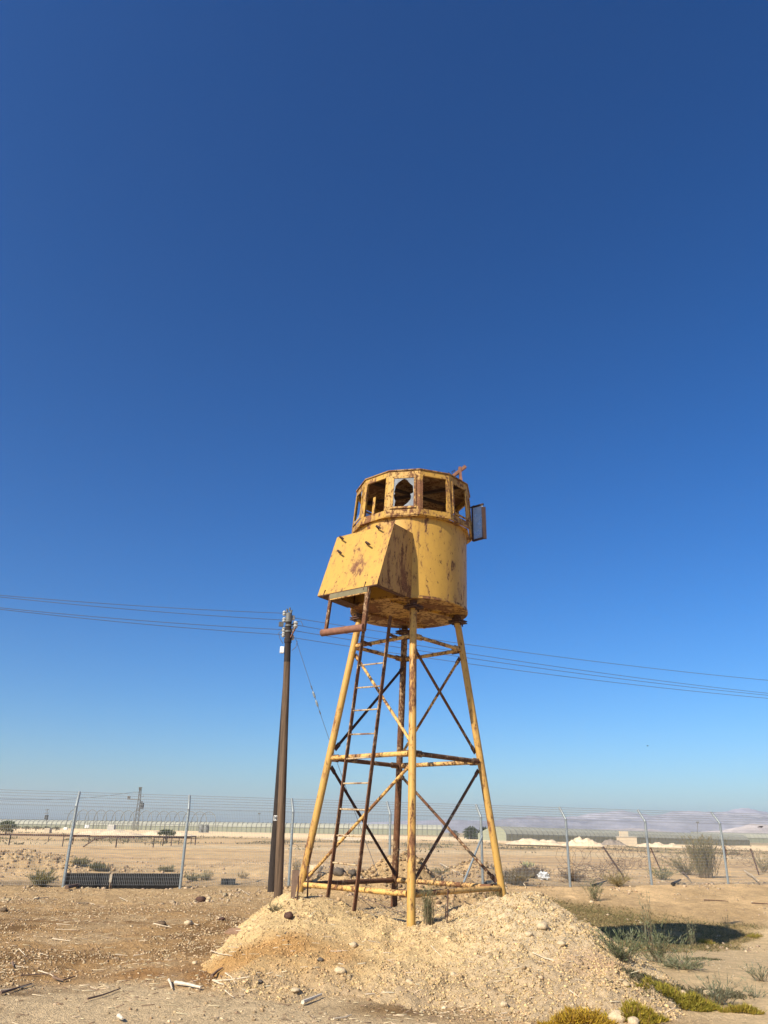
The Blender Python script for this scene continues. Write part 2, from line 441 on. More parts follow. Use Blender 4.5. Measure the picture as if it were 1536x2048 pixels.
# ------------------------------------------------------------------ ground
def lerp(c, d, t): return c + (np.asarray(d) - c) * t[..., None]
def gcol(x, y):
    n1 = fbm(x / 1.8, y / 1.8, 4); n2 = fbm(x / .5 + 9, y / .5, 3); n3 = fbm(x / 7 + 3, y / 5, 3)
    c = np.zeros(x.shape + (3,)) + np.array([.43, .315, .19])
    left = sm(1.0, -1.2, x + .25 * n1) * sm(21, 16, y + 2 * n1) if False else (1 - sm(-1.2, 1.0, x + .5 * n1)) * (1 - sm(15.5, 21.5, y + 2.4 * n1))
    c = lerp(c, [.375, .25, .132], left)
    c = lerp(c, [.20, .125, .062], left * sm(.0, .45, n1 + .35 * n2))
    c = lerp(c, [.44, .33, .21], left * sm(.02, .4, -n1 - .3 * n2) * .8)
    c = lerp(c, [.19, .115, .055], np.clip(1.3 * G((x + 6.2) / 2.6, (y - 15.2 - .3 * n1) / .55) * (.6 + 1.3 * n2), 0, .9))
    c = lerp(c, [.20, .12, .055], np.clip(1.3 * G((x + 1.9) / 1.0, (y - 15.0 - .3 * n1) / .45) * (.5 + 1.3 * n2), 0, .9))
    # pale dusty floor at the near edge
    c = lerp(c, [.52, .415, .285], (1 - sm(8.9, 9.7, y + .55 * n1 + .12 * (x + 2))) * (1 - sm(.2, 1.2, x)))
    c = lerp(c, [.17, .115, .07], G((x + 3.45) / .7, (y - 8.7) / .8) * sm(-.15, .25, n1 + .6 * n2 + .2))
    c = lerp(c, [.27, .145, .060], np.clip(1.5 * G((x + 2.3) / 1.1, (y - 10.3) / .8) * (.6 + n1), 0, 1))
    c = lerp(c, [.22, .145, .075], np.clip(1.0 * G((x - .2) / .55, (y - 8.6) / .35), 0, 1))
    # pale sand on the right
    sand = sm(2.2, 3.6, x + .3 * n1) * (1 - sm(-.6, .6, y - 12.9 - 1.4 * (x - 3.4) + .9 * n1))
    c = lerp(c, [.54, .425, .28], sand)
    # dry ground cover by the heap, damp and brown
    veg = sm(2.6, 3.8, x + .5 * n1) * sm(-.5, .6, y - 12.7 - 1.4 * (x - 3.4) + .9 * n1) * (1 - sm(23.4, 25.4, y + 1.3 * n1 + .6 * (x - 5.3)))
    c = lerp(c, [.27, .205, .105], veg * .9)
    c = lerp(c, [.17, .14, .065], veg * sm(.02, .35, n1 + .4 * n2) * .8)
    # beyond the fence
    d = y
    c = lerp(c, [.53, .39, .24], sm(23, 27, d))
    c = lerp(c, [.42, .31, .19], sm(24, 30, d) * sm(-.05, .4, n3) * (1 - sm(33, 40, d)))
    c = lerp(c, [.56, .41, .25], sm(31, 35, d + 2 * n3))
    c = lerp(c, [.46, .325, .20], sm(31, 40, d) * (1 - sm(58, 66, d)) * sm(-.1, .5, fbm(x / 30, y / 3, 3)))
    c = lerp(c, [.58, .46, .31], sm(64, 68, d + 3 * n3) * (1 - sm(76, 80, d + 3 * n3)))
    c = lerp(c, [.30, .235, .15], sm(78, 84, d) * (1 - sm(125, 150, d)) * sm(-.15, .35, fbm(x / 9, y / 14, 4)))
    c = lerp(c, [.78, .62, .43], sm(135, 165, d + 12 * n3) * (1 - sm(290, 330, d)))
    c = lerp(c, [.40, .33, .23], sm(290, 340, d))
    n6 = fbm(x / 1.3, y / 2.6 + 4, 3); n7 = fbm(x / .7, y / 1.2, 3)
    c = c * (1 + (.30 * n6 + .22 * n7) * sm(20, 27, d) * (1 - sm(70, 100, d)))[..., None]
    for a, b in ((29.0, .10), (31.2, .10), (37.5, .05), (40.0, .05), (52.0, -.03), (55.5, -.03)):      # wheel tracks on the flat
        w = np.exp(-((y - a - b * x - .5 * perlin(x / 9, y * 0 + a)) / (.012 * a)) ** 2) * (.5 + perlin(x / 4, y / 3 + a))
        c = lerp(c, [.56, .43, .27], np.clip(w, 0, .7))
    c = c * np.array([1.06, .98, .80])
    return np.clip(c * (1 + .16 * n2 * (1 - sm(30, 60, d)))[..., None], .01, 1)

def polar_ground():
    an = np.concatenate([np.linspace(-180, -48, 60)[:-1], np.linspace(-48, -36, 50)[:-1], np.linspace(-36, 36, 860), np.linspace(36, 48, 50)[1:], np.linspace(48, 180, 60)[1:]])
    an = radians(1) * an
    r = [0.6]
    while r[-1] < 5500:
        q = r[-1]
        k = 1.05 if q < 5 else (1.0042 if q < 27 else (1.012 if q < 110 else (1.03 if q < 420 else 1.1)))
        r.append(q * k)
    r = np.array(r)
    A, R = np.meshgrid(an, r)
    X = R * np.sin(A); Y = R * np.cos(A)
    Z = gz(X, Y)
    na, nr = len(an), len(r)
    V = np.stack([X, Y, Z], -1).reshape(-1, 3)
    V = np.vstack([V, [0, 0, 0]])
    i = np.arange(nr - 1)[:, None] * na + np.arange(na - 1)[None]
    q = np.stack([i, i + 1, i + na + 1, i + na], -1).reshape(-1, 4)[:, ::-1]
    t = np.stack([np.full(na - 1, len(V) - 1), np.arange(na - 1), np.arange(1, na)], -1)[:, ::-1]
    col = np.vstack([gcol(X, Y).reshape(-1, 3), [[.4, .3, .2]]])
    return tag(mesh_np('ground', V, [q, t], M['ground'], smooth=True, col=col), kind='structure')
polar_ground()

def heap():
    xs = np.arange(-3.6, 5.4, .016); ys = [8.0]
    while ys[-1] < 18.0: ys.append(ys[-1] + (.018 if ys[-1] < 13.4 else .05))
    ys = np.array(ys)
    X, Y = np.meshgrid(xs, ys)
    Z = mound_z(X, Y)
    g = gz(X, Y)
    keep = Z > g - .06
    nx, ny = len(xs), len(ys)
    n1 = fbm(X / 1.1, Y / 1.1, 4); n2 = fbm(X / .3, Y / .3, 3)
    c = np.zeros(X.shape + (3,)) + np.array([.64, .46, .225])
    c = lerp(c, [.59, .455, .27], sm(.0, 2.0, X + .7 * n1))
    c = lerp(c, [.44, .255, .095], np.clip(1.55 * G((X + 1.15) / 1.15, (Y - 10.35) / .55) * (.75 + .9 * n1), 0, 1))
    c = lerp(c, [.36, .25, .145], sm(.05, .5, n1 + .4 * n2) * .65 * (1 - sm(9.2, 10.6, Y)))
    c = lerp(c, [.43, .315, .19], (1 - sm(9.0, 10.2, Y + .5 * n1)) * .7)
    c = lerp(c, [.50, .325, .19], np.clip(.9 * G((X - 2.6) / .5, (Y - 9.7) / .4), 0, 1))
    c = lerp(c, [.42, .32, .20], sm(12.6, 13.6, Y) * .8)
    c = np.clip(c * (1 + .22 * n2)[..., None], .02, 1)
    V = np.stack([X, Y, Z], -1).reshape(-1, 3)
    i = np.arange(ny - 1)[:, None] * nx + np.arange(nx - 1)[None]
    q = np.stack([i, i + 1, i + nx + 1, i + nx], -1).reshape(-1, 4)
    k = keep.ravel()
    q = q[k[q].any(1)]
    used = np.unique(q); re = np.zeros(len(V), int); re[used] = np.arange(len(used))
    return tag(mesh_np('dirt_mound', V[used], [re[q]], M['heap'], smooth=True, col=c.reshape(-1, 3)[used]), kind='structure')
heap()

# clods, chips: the loose stuff on the ground
ICO_V = []
_t = (1 + 5 ** .5) / 2
for a, b in ((1, _t), (-1, _t), (1, -_t), (-1, -_t)): ICO_V += [(0, a, b), (a, b, 0), (b, 0, a)]
ICO_V = np.array(ICO_V, float) / sqrt(1 + _t * _t)
from itertools import combinations
ICO_F = []
_e = 2 / sqrt(1 + _t * _t)
for tri in combinations(range(12), 3):
    p = ICO_V[list(tri)]
    if all(abs(np.linalg.norm(p[i] - p[j]) - _e) < 1e-3 for i, j in ((0, 1), (1, 2), (0, 2))):
        ICO_F.append(tri if np.dot(np.cross(p[1] - p[0], p[2] - p[0]), p.sum(0)) > 0 else tri[::-1])
ICO_F = np.array(ICO_F)
OCT_V = np.array([(1, 0, 0), (-1, 0, 0), (0, 1, 0), (0, -1, 0), (0, 0, 1), (0, 0, -1)], float)
OCT_F = np.array([(0, 2, 4), (2, 1, 4), (1, 3, 4), (3, 0, 4), (2, 0, 5), (1, 2, 5), (3, 1, 5), (0, 3, 5)])
def rotmats(n):
    q = rng.normal(size=(n, 4)); q /= np.linalg.norm(q, axis=1)[:, None]
    w, x, y, z = q.T
    return np.stack([1 - 2 * (y * y + z * z), 2 * (x * y - z * w), 2 * (x * z + y * w), 2 * (x * y + z * w), 1 - 2 * (x * x + z * z), 2 * (y * z - x * w),
                     2 * (x * z - y * w), 2 * (y * z + x * w), 1 - 2 * (x * x + y * y)], -1).reshape(-1, 3, 3)
def clods(name, P, size, cols, base='oct', aniso=.35, mat='clod', sink=.25):
    n = len(P)
    BV, BF = (OCT_V, OCT_F) if base == 'oct' else (ICO_V, ICO_F)
    V = BV[None] * (1 + rng.uniform(-.3, .3, (n, len(BV), 1))) * (1 + rng.uniform(-aniso, aniso, (n, 1, 3)))
    V = np.einsum('nij,nkj->nki', rotmats(n), V) * size[:, None, None]
    V[:, :, 2] *= .8
    V += P[:, None, :] + np.array([0, 0, 1.0]) * (size * (.8 - 2 * sink))[:, None, None] * .5
    F_ = (BF[None] + (np.arange(n) * len(BV))[:, None, None]).reshape(-1, 3)
    return tag(mesh_np(name, V.reshape(-1, 3), [F_], M[mat], col=np.repeat(cols, len(BV), 0)), kind='stuff')

def scatter(n, x0, x1, y0, y1, fn, zf=top_z):
    """points over a rectangle, kept with probability fn(x, y), denser near the camera"""
    y = y0 * (y1 / y0) ** rng.random(n); x = rng.uniform(x0, x1, n)
    k = rng.random(n) < fn(x, y)
    x, y = x[k], y[k]
    return np.stack([x, y, zf(x, y)], -1)
def vary(base, n, v=.2, alt=None, pa=0):
    c = np.asarray(base)[None] * (1 + rng.uniform(-v, v, (n, 1))) * (1 + rng.uniform(-.04, .04, (n, 3)))
    if alt is not None:
        k = rng.random(n) < pa; c[k] = np.asarray(alt) * (1 + rng.uniform(-v, v, (k.sum(), 1)))
    return np.clip(c, 0, 1)

def on_mound(x, y): return (mound_z(x, y) > gz(x, y)).astype(float)
P = scatter(190000, -3.4, 5.0, 8.0, 15.2, lambda x, y: on_mound(x, y) * np.where(x > .5, 1.0, .5) * (.40 + .60 * sm(-.1, .35, fbm(x / .75 + 31, y / .75, 2) + .5 * fbm(x / .2, y / .2, 2))))
sz = .005 + .015 * rng.random(len(P)) ** 3.4 + .010 * (rng.random(len(P)) > .975)
n1 = fbm(P[:, 0] / 1.1, P[:, 1] / 1.1, 2)
cc = vary((.52, .375, .19), len(P), .22, (.36, .255, .145), .22)
org = np.clip(1.4 * G((P[:, 0] + 1.15) / 1.15, (P[:, 1] - 10.35) / .55) * (.75 + .9 * n1), 0, .85)[:, None]
cc = cc * (1 - org) + np.array([.46, .27, .11]) * org
clods('clods', P, sz, cc)
P = scatter(3200, -3.0, 4.6, 8.3, 14.5, lambda x, y: on_mound(x, y) * np.where(x > .4, .45, .10) * sm(-.2, .3, fbm(x / .75 + 31, y / .75, 2)))
clods('rubble', P, .014 + .026 * rng.random(len(P)) ** 3.5, vary((.48, .355, .195), len(P), .25, (.33, .245, .15), .2), 'ico')
def off_mound(x, y): return 1 - on_mound(x, y)
P = scatter(110000, -9.5, 3.0, 7.2, 22.5, lambda x, y: off_mound(x, y) * (x < 1.5) * (.10 + .90 * sm(-.1, .4, fbm(x / 1.8, y / 1.8, 4) + .5 * fbm(x / .4, y / .4, 2))) * (1 - .88 * smooth_mask(x, y)))
clods('soil_crumbs', P, .006 + .018 * rng.random(len(P)) ** 2.6, vary((.34, .235, .13), len(P), .35, (.54, .42, .26), .2))
P = scatter(9000, 2.6, 14, 8, 26, lambda x, y: off_mound(x, y) * .5 * sm(-.2, .4, fbm(x / 1.2, y / 1.2, 3)), gz)
clods('sand_crumbs', P, .006 + .012 * rng.random(len(P)) ** 2, vary((.45, .36, .24), len(P), .2))
P = scatter(14000, -14, 16, 18, 46, lambda x, y: sm(.0, .4, fbm(x / 2.5, y / 2.5, 3)), gz)
clods('dirt_lumps', P, .02 + .06 * rng.random(len(P)) ** 3, vary((.40, .30, .19), len(P), .25, (.25, .18, .12), .15))
def pile_fn(x, y): return np.clip(G((x - .6) / 1.6, (y - 22.3) / 1.3) + G((x - 3.2) / 1.5, (y - 29.0) / 1.4) + G((x + 13.5) / 4, (y - 28.6) / 2) * .6 + G((x - 2.7) / 1, (y - 22.6) / .9), 0, 1)
P = scatter(40000, -18, 6, 20, 31, pile_fn, gz)
clods('dirt_lumps', P, .02 + .07 * rng.random(len(P)) ** 3, vary((.36, .25, .135), len(P), .3, (.22, .15, .09), .25))
# splinters and straw on the left-hand ground
def straw(name, P, L, w, cols):
    n = len(P); a = rng.uniform(0, pi, n); a = np.where(rng.random(n) < .6, a * .35 - .2, a)
    d = np.stack([np.cos(a), np.sin(a), rng.normal(0, .12, n)], -1) * L[:, None] / 2
    s = np.stack([-np.sin(a), np.cos(a), 0 * a], -1) * w[:, None] / 2
    up = np.array([0, 0, 1.0]) * w[:, None] * .8
    b = P + np.array([0, 0, .006])
    V = np.stack([b - d - s, b - d + s, b + d + s, b + d - s, b - d * .9 + up, b + d * .9 + up], 1)
    i = np.arange(n)[:, None] * 6
    q = np.concatenate([i + np.array([0, 3, 5, 4]), i + np.array([2, 1, 4, 5])]); t = np.concatenate([i + np.array([1, 0, 4]), i + np.array([3, 2, 5])])
    return tag(mesh_np(name, V.reshape(-1, 3), [q, t], M['chip'], col=np.repeat(cols, 6, 0)), kind='stuff')
P = scatter(9000, -9, 1.8, 7.4, 22, lambda x, y: off_mound(x, y) * (.3 + .7 * sm(-.1, .4, fbm(x / 1.5 + 5, y / 1.5, 3))))
straw('straw', P, .03 + .10 * rng.random(len(P)) ** 2.2, .004 + .006 * rng.random(len(P)), vary((.50, .39, .24), len(P), .25, (.20, .13, .08), .35))
P = scatter(380, -3, 4.2, 8.5, 14, lambda x, y: on_mound(x, y))
straw('straw', P, .06 + .18 * rng.random(len(P)) ** 2, .004 + .005 * rng.random(len(P)), vary((.58, .48, .33), len(P), .2))

# ------------------------------------------------------------------ hills
def ridge(name, y0, depth, x0, x1, hfun, col, seed, nx=420, ny=26):
    xs = np.linspace(x0, x1, nx); v = np.linspace(0, 1, ny)
    X, Vv = np.meshgrid(xs, v)
    Y = y0 + depth * Vv
    crest = np.clip(hfun(xs), 0, None)
    shape = np.sin(np.clip(Vv, 0, 1) * pi) ** .8
    n = fbm(X / (depth * .35) + seed, Y / (depth * .35), 5)
    Z = -3 + crest[None] * shape * (1 + .28 * n) + 2 * n
    V = np.stack([X, Y, Z], -1).reshape(-1, 3)
    i = np.arange(ny - 1)[:, None] * nx + np.arange(nx - 1)[None]
    q = np.stack([i, i + 1, i + nx + 1, i + nx], -1).reshape(-1, 4)
    c = np.asarray(col)[None] * (1 + .35 * n.reshape(-1, 1))
    return tag(mesh_np(name, V, [q], M['hill'], smooth=True, col=np.clip(c, .02, 1)), kind='structure')
def prof(y, pts):
    """crest heights from photograph pixels at distance y"""
    pts = [at(px, py, y) for px, py in pts]
    xs = [p[0] for p in pts]; zs = [p[2] + 3 for p in pts]
    def f(x):
        sc = (xs[-1] - xs[0]) / 22
        return np.interp(x, xs, zs) * (1 + .07 * fbm(x / sc, 0 * x + y * .001, 4)) 
    return f
ridge('hills', 4300, 700, -2600, 4300, prof(4650, [(-300, 1640), (300, 1650), (560, 1653), (700, 1648), (820, 1642), (900, 1644), (1000, 1640), (1120, 1636), (1220, 1628), (1330, 1623), (1450, 1626), (1560, 1627), (1900, 1628)]), (.35, .325, .335), 1)
ridge('hills', 3000, 500, -900, 3200, prof(3250, [(600, 1657), (760, 1650), (880, 1641), (960, 1640), (1060, 1634), (1130, 1640), (1200, 1637), (1300, 1640), (1380, 1634), (1470, 1632), (1560, 1630), (1900, 1626)]), (.25, .24, .26), 5)
ridge('hills', 1900, 380, 100, 2200, prof(2090, [(1000, 1668), (1130, 1664), (1200, 1657), (1290, 1658), (1360, 1668), (1440, 1664), (1500, 1652), (1600, 1648), (1900, 1648)]), (.42, .36, .32), 9)

# ------------------------------------------------------------------ watchtower
XC, YC, YAW, TX = 0.4074, 13.3, 0.0505, 0.0181
RB, RTOP, Z0, Z1, Z2, Z3 = 1.5903, 0.8867, 0.7924, 2.694, 4.587, 5.075
R_DRUM, Z_DRUM, Z_RIM, Z_ROOF = 1.046, 5.2115, 6.70, 7.583
def axis(z): return np.array([XC + TX * (z - Z0), YC, z])
def legp(i, z, dr=0.0):
    a = YAW + i * pi / 2; r = RB + (RTOP - RB) * (z - Z0) / (Z3 - Z0) + dr
    return axis(z) + np.array([r * sin(a), -r * cos(a), 0])
tower = thing('watchtower', 'abandoned yellow steel watchtower with round cab, rusting on four pipe legs', 'watchtower', (XC, YC, 0.4))
foot = {0: 0.30, 1: 0.45, 2: 0.25, 3: 0.45}
for i in range(4):
    lg = MB().tube([legp(i, foot[i]), legp(i, 2.2), legp(i, 3.8), legp(i, Z3)], .060, 20, False).build('leg', M['legworn'] if i == 0 else (M['ladder'] if i == 2 else M['leg']), tower, 40)
    p = legp(i, Z3)
    fl = MB()
    for dz in (0.0, .035): fl.box(p + np.array([0, 0, dz]), (.25, .25, .018), YAW + i * pi / 2 + .78)
    fl.build('flange', M['rust'], lg)
    for a in range(4):
        q = p + np.array([.1 * cos(a * pi / 2 + YAW + .4), .1 * sin(a * pi / 2 + YAW + .4), 0])
        MB().tube([q + [0, 0, -.05], q + [0, 0, .085]], .013, 6).build('bolt', M['rustdark'], lg)
    MB().tube([p + [0, 0, .04], p + [0, 0, .16]], .062, 14).build('stub_pipe', M['rust'], lg, 40)
def inset(a, b, d0, d1):
    a = np.asarray(a); b = np.asarray(b); t = (b - a) / np.linalg.norm(b - a); return a + t * d0, b - t * d1
ringr = {Z0: .039, Z1: .037, Z2: .033}
matr = {(Z0, 0): 'beam', (Z0, 1): 'brace', (Z0, 2): 'ladder', (Z0, 3): 'beam', (Z1, 0): 'ladder', (Z1, 1): 'brace', (Z1, 2): 'ladder', (Z1, 3): 'beam', (Z2, 0): 'beam', (Z2, 1): 'beam', (Z2, 2): 'brace', (Z2, 3): 'beam'}
for z in (Z0, Z1, Z2):
    for i in range(4):
        a, b = inset(legp(i, z), legp((i + 1) % 4, z), .075, .075)
        o = MB().tube([a, b], ringr[z], 14).build('ring_beam', M[matr[(z, i)]], tower, 40)
        for e, t in ((a, b), (b, a)):
            d = (t - e) / np.linalg.norm(t - e)
            g = MB(); g.bar(e - d * .03, e + d * .15, .016, .10)
            for s in (.05, .10):
                n = np.cross(d, [0, 0, 1]); g.tube([e + d * s - n * .03, e + d * s + n * .03], .012, 6)
            g.build('gusset', M['rust'] if (i + int(z)) % 2 else M['brace'], o)
def brace(i, za, j, zb, m, off=.05):
    n = (legp(i, za) + legp(j, zb)) / 2 - axis((za + zb) / 2); n[2] = 0; n /= np.linalg.norm(n)
    a, b = inset(legp(i, za), legp(j, zb), .12, .12)
    a = a - n * off; b = b - n * off
    o = MB().tube([a, (a + b) / 2, b], .0245, 12).build('brace', M[m], tower, 40)
    d = (b - a) / np.linalg.norm(b - a)
    for e, s in ((a, 1), (b, -1)):
        MB().bar(e - d * s * .06, e + d * s * .07, .014, .075).build('end_plate', M['rust'], o)
d_ = .10
brace(3, Z2 - d_, 0, Z1 + d_, 'beam'); brace(0, Z1 - d_, 3, Z0 + .05, 'beam')
brace(2, Z2 - d_, 3, Z1 + d_, 'rustdark'); brace(3, Z1 - d_, 2, Z0 + .05, 'rustdark')
brace(0, Z2 - d_, 1, Z1 + d_, 'ladder'); brace(1, Z1 - d_, 0, Z0 + .05, 'ladder')
brace(1, Z2 - d_, 2, Z1 + d_, 'brace'); brace(2, Z1 - d_, 1, Z0 + .05, 'ladder')

# cab: drum, floor, polygonal window storey, roof
def ring(z, r, n, a0=0.0): return [axis(z) + np.array([r * sin(a0 + 2 * pi * k / n), -r * cos(a0 + 2 * pi * k / n), 0]) for k in range(n)]
def shell(zs, n, a0=0, closed=True):
    """zs: list of (z, r) going round: outer wall up then inner wall down"""
    mb = MB(); rows = [ring(z, r, n, a0) for z, r in zs]; mb.v = [tuple(p) for r in rows for p in r]
    m = len(zs)
    for i in range(m if closed else m - 1):
        for k in range(n): mb.f.append((i * n + k, i * n + (k + 1) % n, ((i + 1) % m) * n + (k + 1) % n, ((i + 1) % m) * n + k))
    return mb
drum = shell([(Z_DRUM + .012, R_DRUM), (5.6, R_DRUM), (6.1, R_DRUM), (Z_RIM - .002, R_DRUM), (Z_RIM - .002, R_DRUM - .012), (Z_DRUM + .012, R_DRUM - .012)], 96).build('drum', M['drum'], tower, 40)
for a_ in (.09, -1.9, 2.2):
    p_ = np.array([sin(a_), -cos(a_), 0]) * (R_DRUM + .001)
    MB().bar(axis(Z_DRUM + .02) + p_, axis(Z_RIM - .03) + p_, .016, .006, up=p_).build('weld_seam', M['drum'], drum)
fl = MB(); a = ring(Z_DRUM, R_DRUM + .014, 96); b = ring(Z_DRUM + .045, R_DRUM + .014, 96); c = ring(Z_DRUM + .045, R_DRUM + .002, 96)
fl.v = [tuple(p) for p in a + b + c]
fl.f = [tuple(range(96))] + [(k, 96 + k, 96 + (k + 1) % 96, (k + 1) % 96) for k in range(96)] + [(96 + k, 192 + k, 192 + (k + 1) % 96, 96 + (k + 1) % 96) for k in range(96)]
floor = fl.build('drum_floor', M['under'], drum, 40)
for s in (-.45, 0, .45):           # joists under the floor
    c0 = axis(Z_DRUM - .02); h = sqrt(R_DRUM ** 2 - s * s) - .12
    u = np.array([cos(.7), sin(.7), 0]); v = np.array([-sin(.7), cos(.7), 0])
    if s: MB().bar(c0 + v * s - u * h, c0 + v * s + u * h, .05, .036).build('joist', M['under'], drum)
NS, A0 = 12, 0.066
RBOT, RUP = 1.151, 1.090
cab = thing('cabin', None, None, axis(Z_RIM) - wloc(tower)); cab.parent = tower
def cv(k, t, r_in=0.0):
    """cabin corner k at height fraction t"""
    z = Z_RIM + (Z_ROOF - Z_RIM) * t; r = RBOT + (RUP - RBOT) * t - r_in; a = A0 + k * 2 * pi / NS
    return axis(z) + np.array([.031 + r * sin(a), -r * cos(a), 0])
def pan(k, u, t, dn=0.0):
    """point on panel k (between corners k and k+1): u across, t up, dn outward"""
    p = cv(k, t) * (1 - u) + cv(k + 1, t) * u
    a = A0 + (k + .5) * 2 * pi / NS
    return p + np.array([sin(a), -cos(a), 0.06]) * dn
def pnorm(k):
    a = A0 + (k + .5) * 2 * pi / NS; return np.array([sin(a), -cos(a), .068])
for k in range(NS):
    rb = MB().slab([pan(k, 0, 0), pan(k, 1, 0), pan(k, 1, .13), pan(k, 0, .13)], pnorm(k), -.035)
    rb.build('bottom_rail', M['cabin'], cab)
    MB().slab([pan(k, 0, .885), pan(k, 1, .885), pan(k, 1, 1.0), pan(k, 0, 1.0)], pnorm(k), -.035).build('top_rail', M['cabin'], cab)
    pm = MB()
    for (kk, u0, u1) in ((k, 0.0, .10), (k - 1, .90, 1.0)):
        pm.slab([pan(kk, u0, .132, .004), pan(kk, u1, .132, .004), pan(kk, u1, .883, .004), pan(kk, u0, .883, .004)], pnorm(kk), -.045)
    pm.build('corner_post', M['cabin'], cab)
rimplate = shell([(Z_RIM - .02, R_DRUM - .05), (Z_RIM - .02, RBOT - .02), (Z_RIM - .003, RBOT - .02), (Z_RIM - .003, R_DRUM - .05)], NS, A0).build('rim_plate', M['cabin'], cab)
roof = MB()
rr = [cv(k, 1.0) + np.array([.02 * sin(A0 + k * pi / 6), -.02 * cos(A0 + k * pi / 6), .004]) for k in range(NS)]
rt_ = [p + np.array([0, 0, .022]) for p in rr]; apex = axis(Z_ROOF) + np.array([.031, 0, .16]); apin = axis(Z_ROOF) + np.array([.031, 0, .10])
roof.add(rr + rt_ + [apex, apin], [(k, (k + 1) % NS, NS + (k + 1) % NS, NS + k) for k in range(NS)] + [(NS + k, NS + (k + 1) % NS, 2 * NS) for k in range(NS)] + [((k + 1) % NS, k, 2 * NS + 1) for k in range(NS)])
roof.build('roof', M['roofin'], cab)
for k in (0, 2, 4):
    MB().bar(cv(k, .985, .06), cv(k + 6, .985, .06), .05, .05).build('rafter', M['rustdark'], cab)
def sash(k, glass=None, u0=.11, u1=.89, t0=.145, t1=.87, dn=.006, w=.075, mat='cabin', separate=False):
    f = MB()
    wt = w * .55
    for (a, b, c, d) in ((u0, u1, t0, t0 + wt), (u0, u1, t1 - wt, t1), (u0, u0 + w, t0 + wt, t1 - wt), (u1 - w, u1, t0 + wt, t1 - wt)):
        f.slab([pan(k, a, c, dn), pan(k, b, c, dn), pan(k, b, d, dn), pan(k, a, d, dn)], pnorm(k), .014)
    fr = f.build('window_frame', M[mat], cab)
    if glass:
        ua, ub, ta, tb = u0 + w * .8, u1 - w * .8, t0 + wt * .8, t1 - wt * .8
        for polys in (glass if separate else [glass]):
            g = MB()
            for poly in ([polys] if separate else polys):
                g.add([pan(k, ua + (ub - ua) * x, ta + (tb - ta) * y, dn + .004) for x, y in poly], [tuple(range(len(poly)))])
            g.build('glass_shard', M['glass'], fr)
    return fr
# broken pane, the hole left in its middle: strips between the frame and a jagged inner edge
hole = [(.10, .02), (.13, .22), (.07, .30), (.04, .42), (.10, .46), (.05, .52), (.09, .62), (.10, .72), (.22, .84), (.40, .93), (.52, .97), (.66, .90), (.80, .78), (.93, .70), (.95, .55), (.95, .46), (.82, .42), (.86, .34), (.84, .24), (.70, .12), (.55, .04), (.50, .0)]
def edge_pt(p):
    x, y = p; d = [x, 1 - x, y, 1 - y]; i = d.index(min(d)); return [(0, y), (1, y), (x, 0), (x, 1)][i]
qs = []
for a, b in zip(hole[:-1], hole[1:]):
    ea, eb = edge_pt(a), edge_pt(b)
    if ea == a and eb == b: continue
    corner = [] if (ea[0] == eb[0] or ea[1] == eb[1]) else [(ea[0] if ea[0] in (0, 1) else eb[0], ea[1] if ea[1] in (0, 1) else eb[1])]
    poly = [a, b, eb] + corner + [ea]
    u = []
    for p in poly:
        if not u or abs(p[0] - u[-1][0]) + abs(p[1] - u[-1][1]) > 1e-6: u.append(p)
    if len(u) > 2: qs.append(u)
sash(-1, qs)
sash(1); 
sash(-3, [[(0, 0), (1, 0), (1, .12), (.7, .16), (.3, .06), (0, .14)], [(.62, 1), (.8, .82), (1, .62), (1, 1)]], separate=True)
sash(4); sash(7, [[(0, 0), (1, 0), (1, 1), (0, 1)]])
for k, u, tt in ((-2, .34, .55), (0, .90, .36)):       # stubs of window bars left in the open bays
    MB().slab([pan(k, u, .13, -.04), pan(k, u + .1, .13, -.04), pan(k, u + .1, tt, -.04), pan(k, u, tt, -.04)], pnorm(k), -.02).build('bar_stub', M['cabin'], cab)
# casement hanging open on the right, its pane still in it
hp = cv(3, .55) + np.array([.015, -.10, 0])
sa = radians(-14); su = np.array([cos(sa) * .20, sin(sa) * .30 - .10, 0]); sn = np.array([-su[1], su[0], 0]) * -1
hh = .34
om = MB()
o0 = hp + np.array([.0, 0, -.20])
for a, b in ((o0 + [0, 0, -hh], o0 + su + [0, 0, -hh]), (o0 + [0, 0, hh], o0 + su + [0, 0, hh]), (o0 + [0, 0, -hh], o0 + [0, 0, hh])):
    om.bar(a, b, .03, .035, up=(0, 1, 0) if abs(b[2] - a[2]) > .1 else (0, 0, 1))
om.bar(o0 + su + [0, 0, -hh - .02], o0 + su + [0, 0, hh - .06], .035, .075, up=(1, 0, 0))
cas = om.build('open_casement', M['rustdark'], cab); tag(cas, 'window casement hanging open with its pale pane still in place')
MB().slab([o0 + su * .08 + [0, 0, -hh + .01], o0 + su * .94 + [0, 0, -hh + .01], o0 + su * .94 + [0, 0, hh - .01], o0 + su * .08 + [0, 0, hh - .01]], sn, .006).build('pane', M['glass'], cas)
MB().tube([cv(3, .75), cv(3, .75) + [.06, -.1, .0], o0 + su * .15 + [0, 0, hh]], .012, 6).build('hinge_arm', M['rustdark'], cas)
# bent steel bracket left on the roof edge
bk = thing('roof_bracket', None, None, at(918, 960, 13.75) - wloc(tower)); bk.parent = tower
P_ = lambda px, py, y=13.75: at(px, py, y)
MB().bar(P_(923, 972), P_(919, 935), .05, .09, up=(0, 1, 0)).build('upright', M['rustpink'], bk)
MB().bar(P_(899, 958), P_(931, 933), .07, .06).build('angle_arm', M['rustpink'], bk)
MB().tube([P_(893, 957), P_(897, 945), P_(905, 951), P_(904, 944), P_(909, 940), P_(911, 947)], .010, 6).build('bent_rod', M['rustdark'], bk)

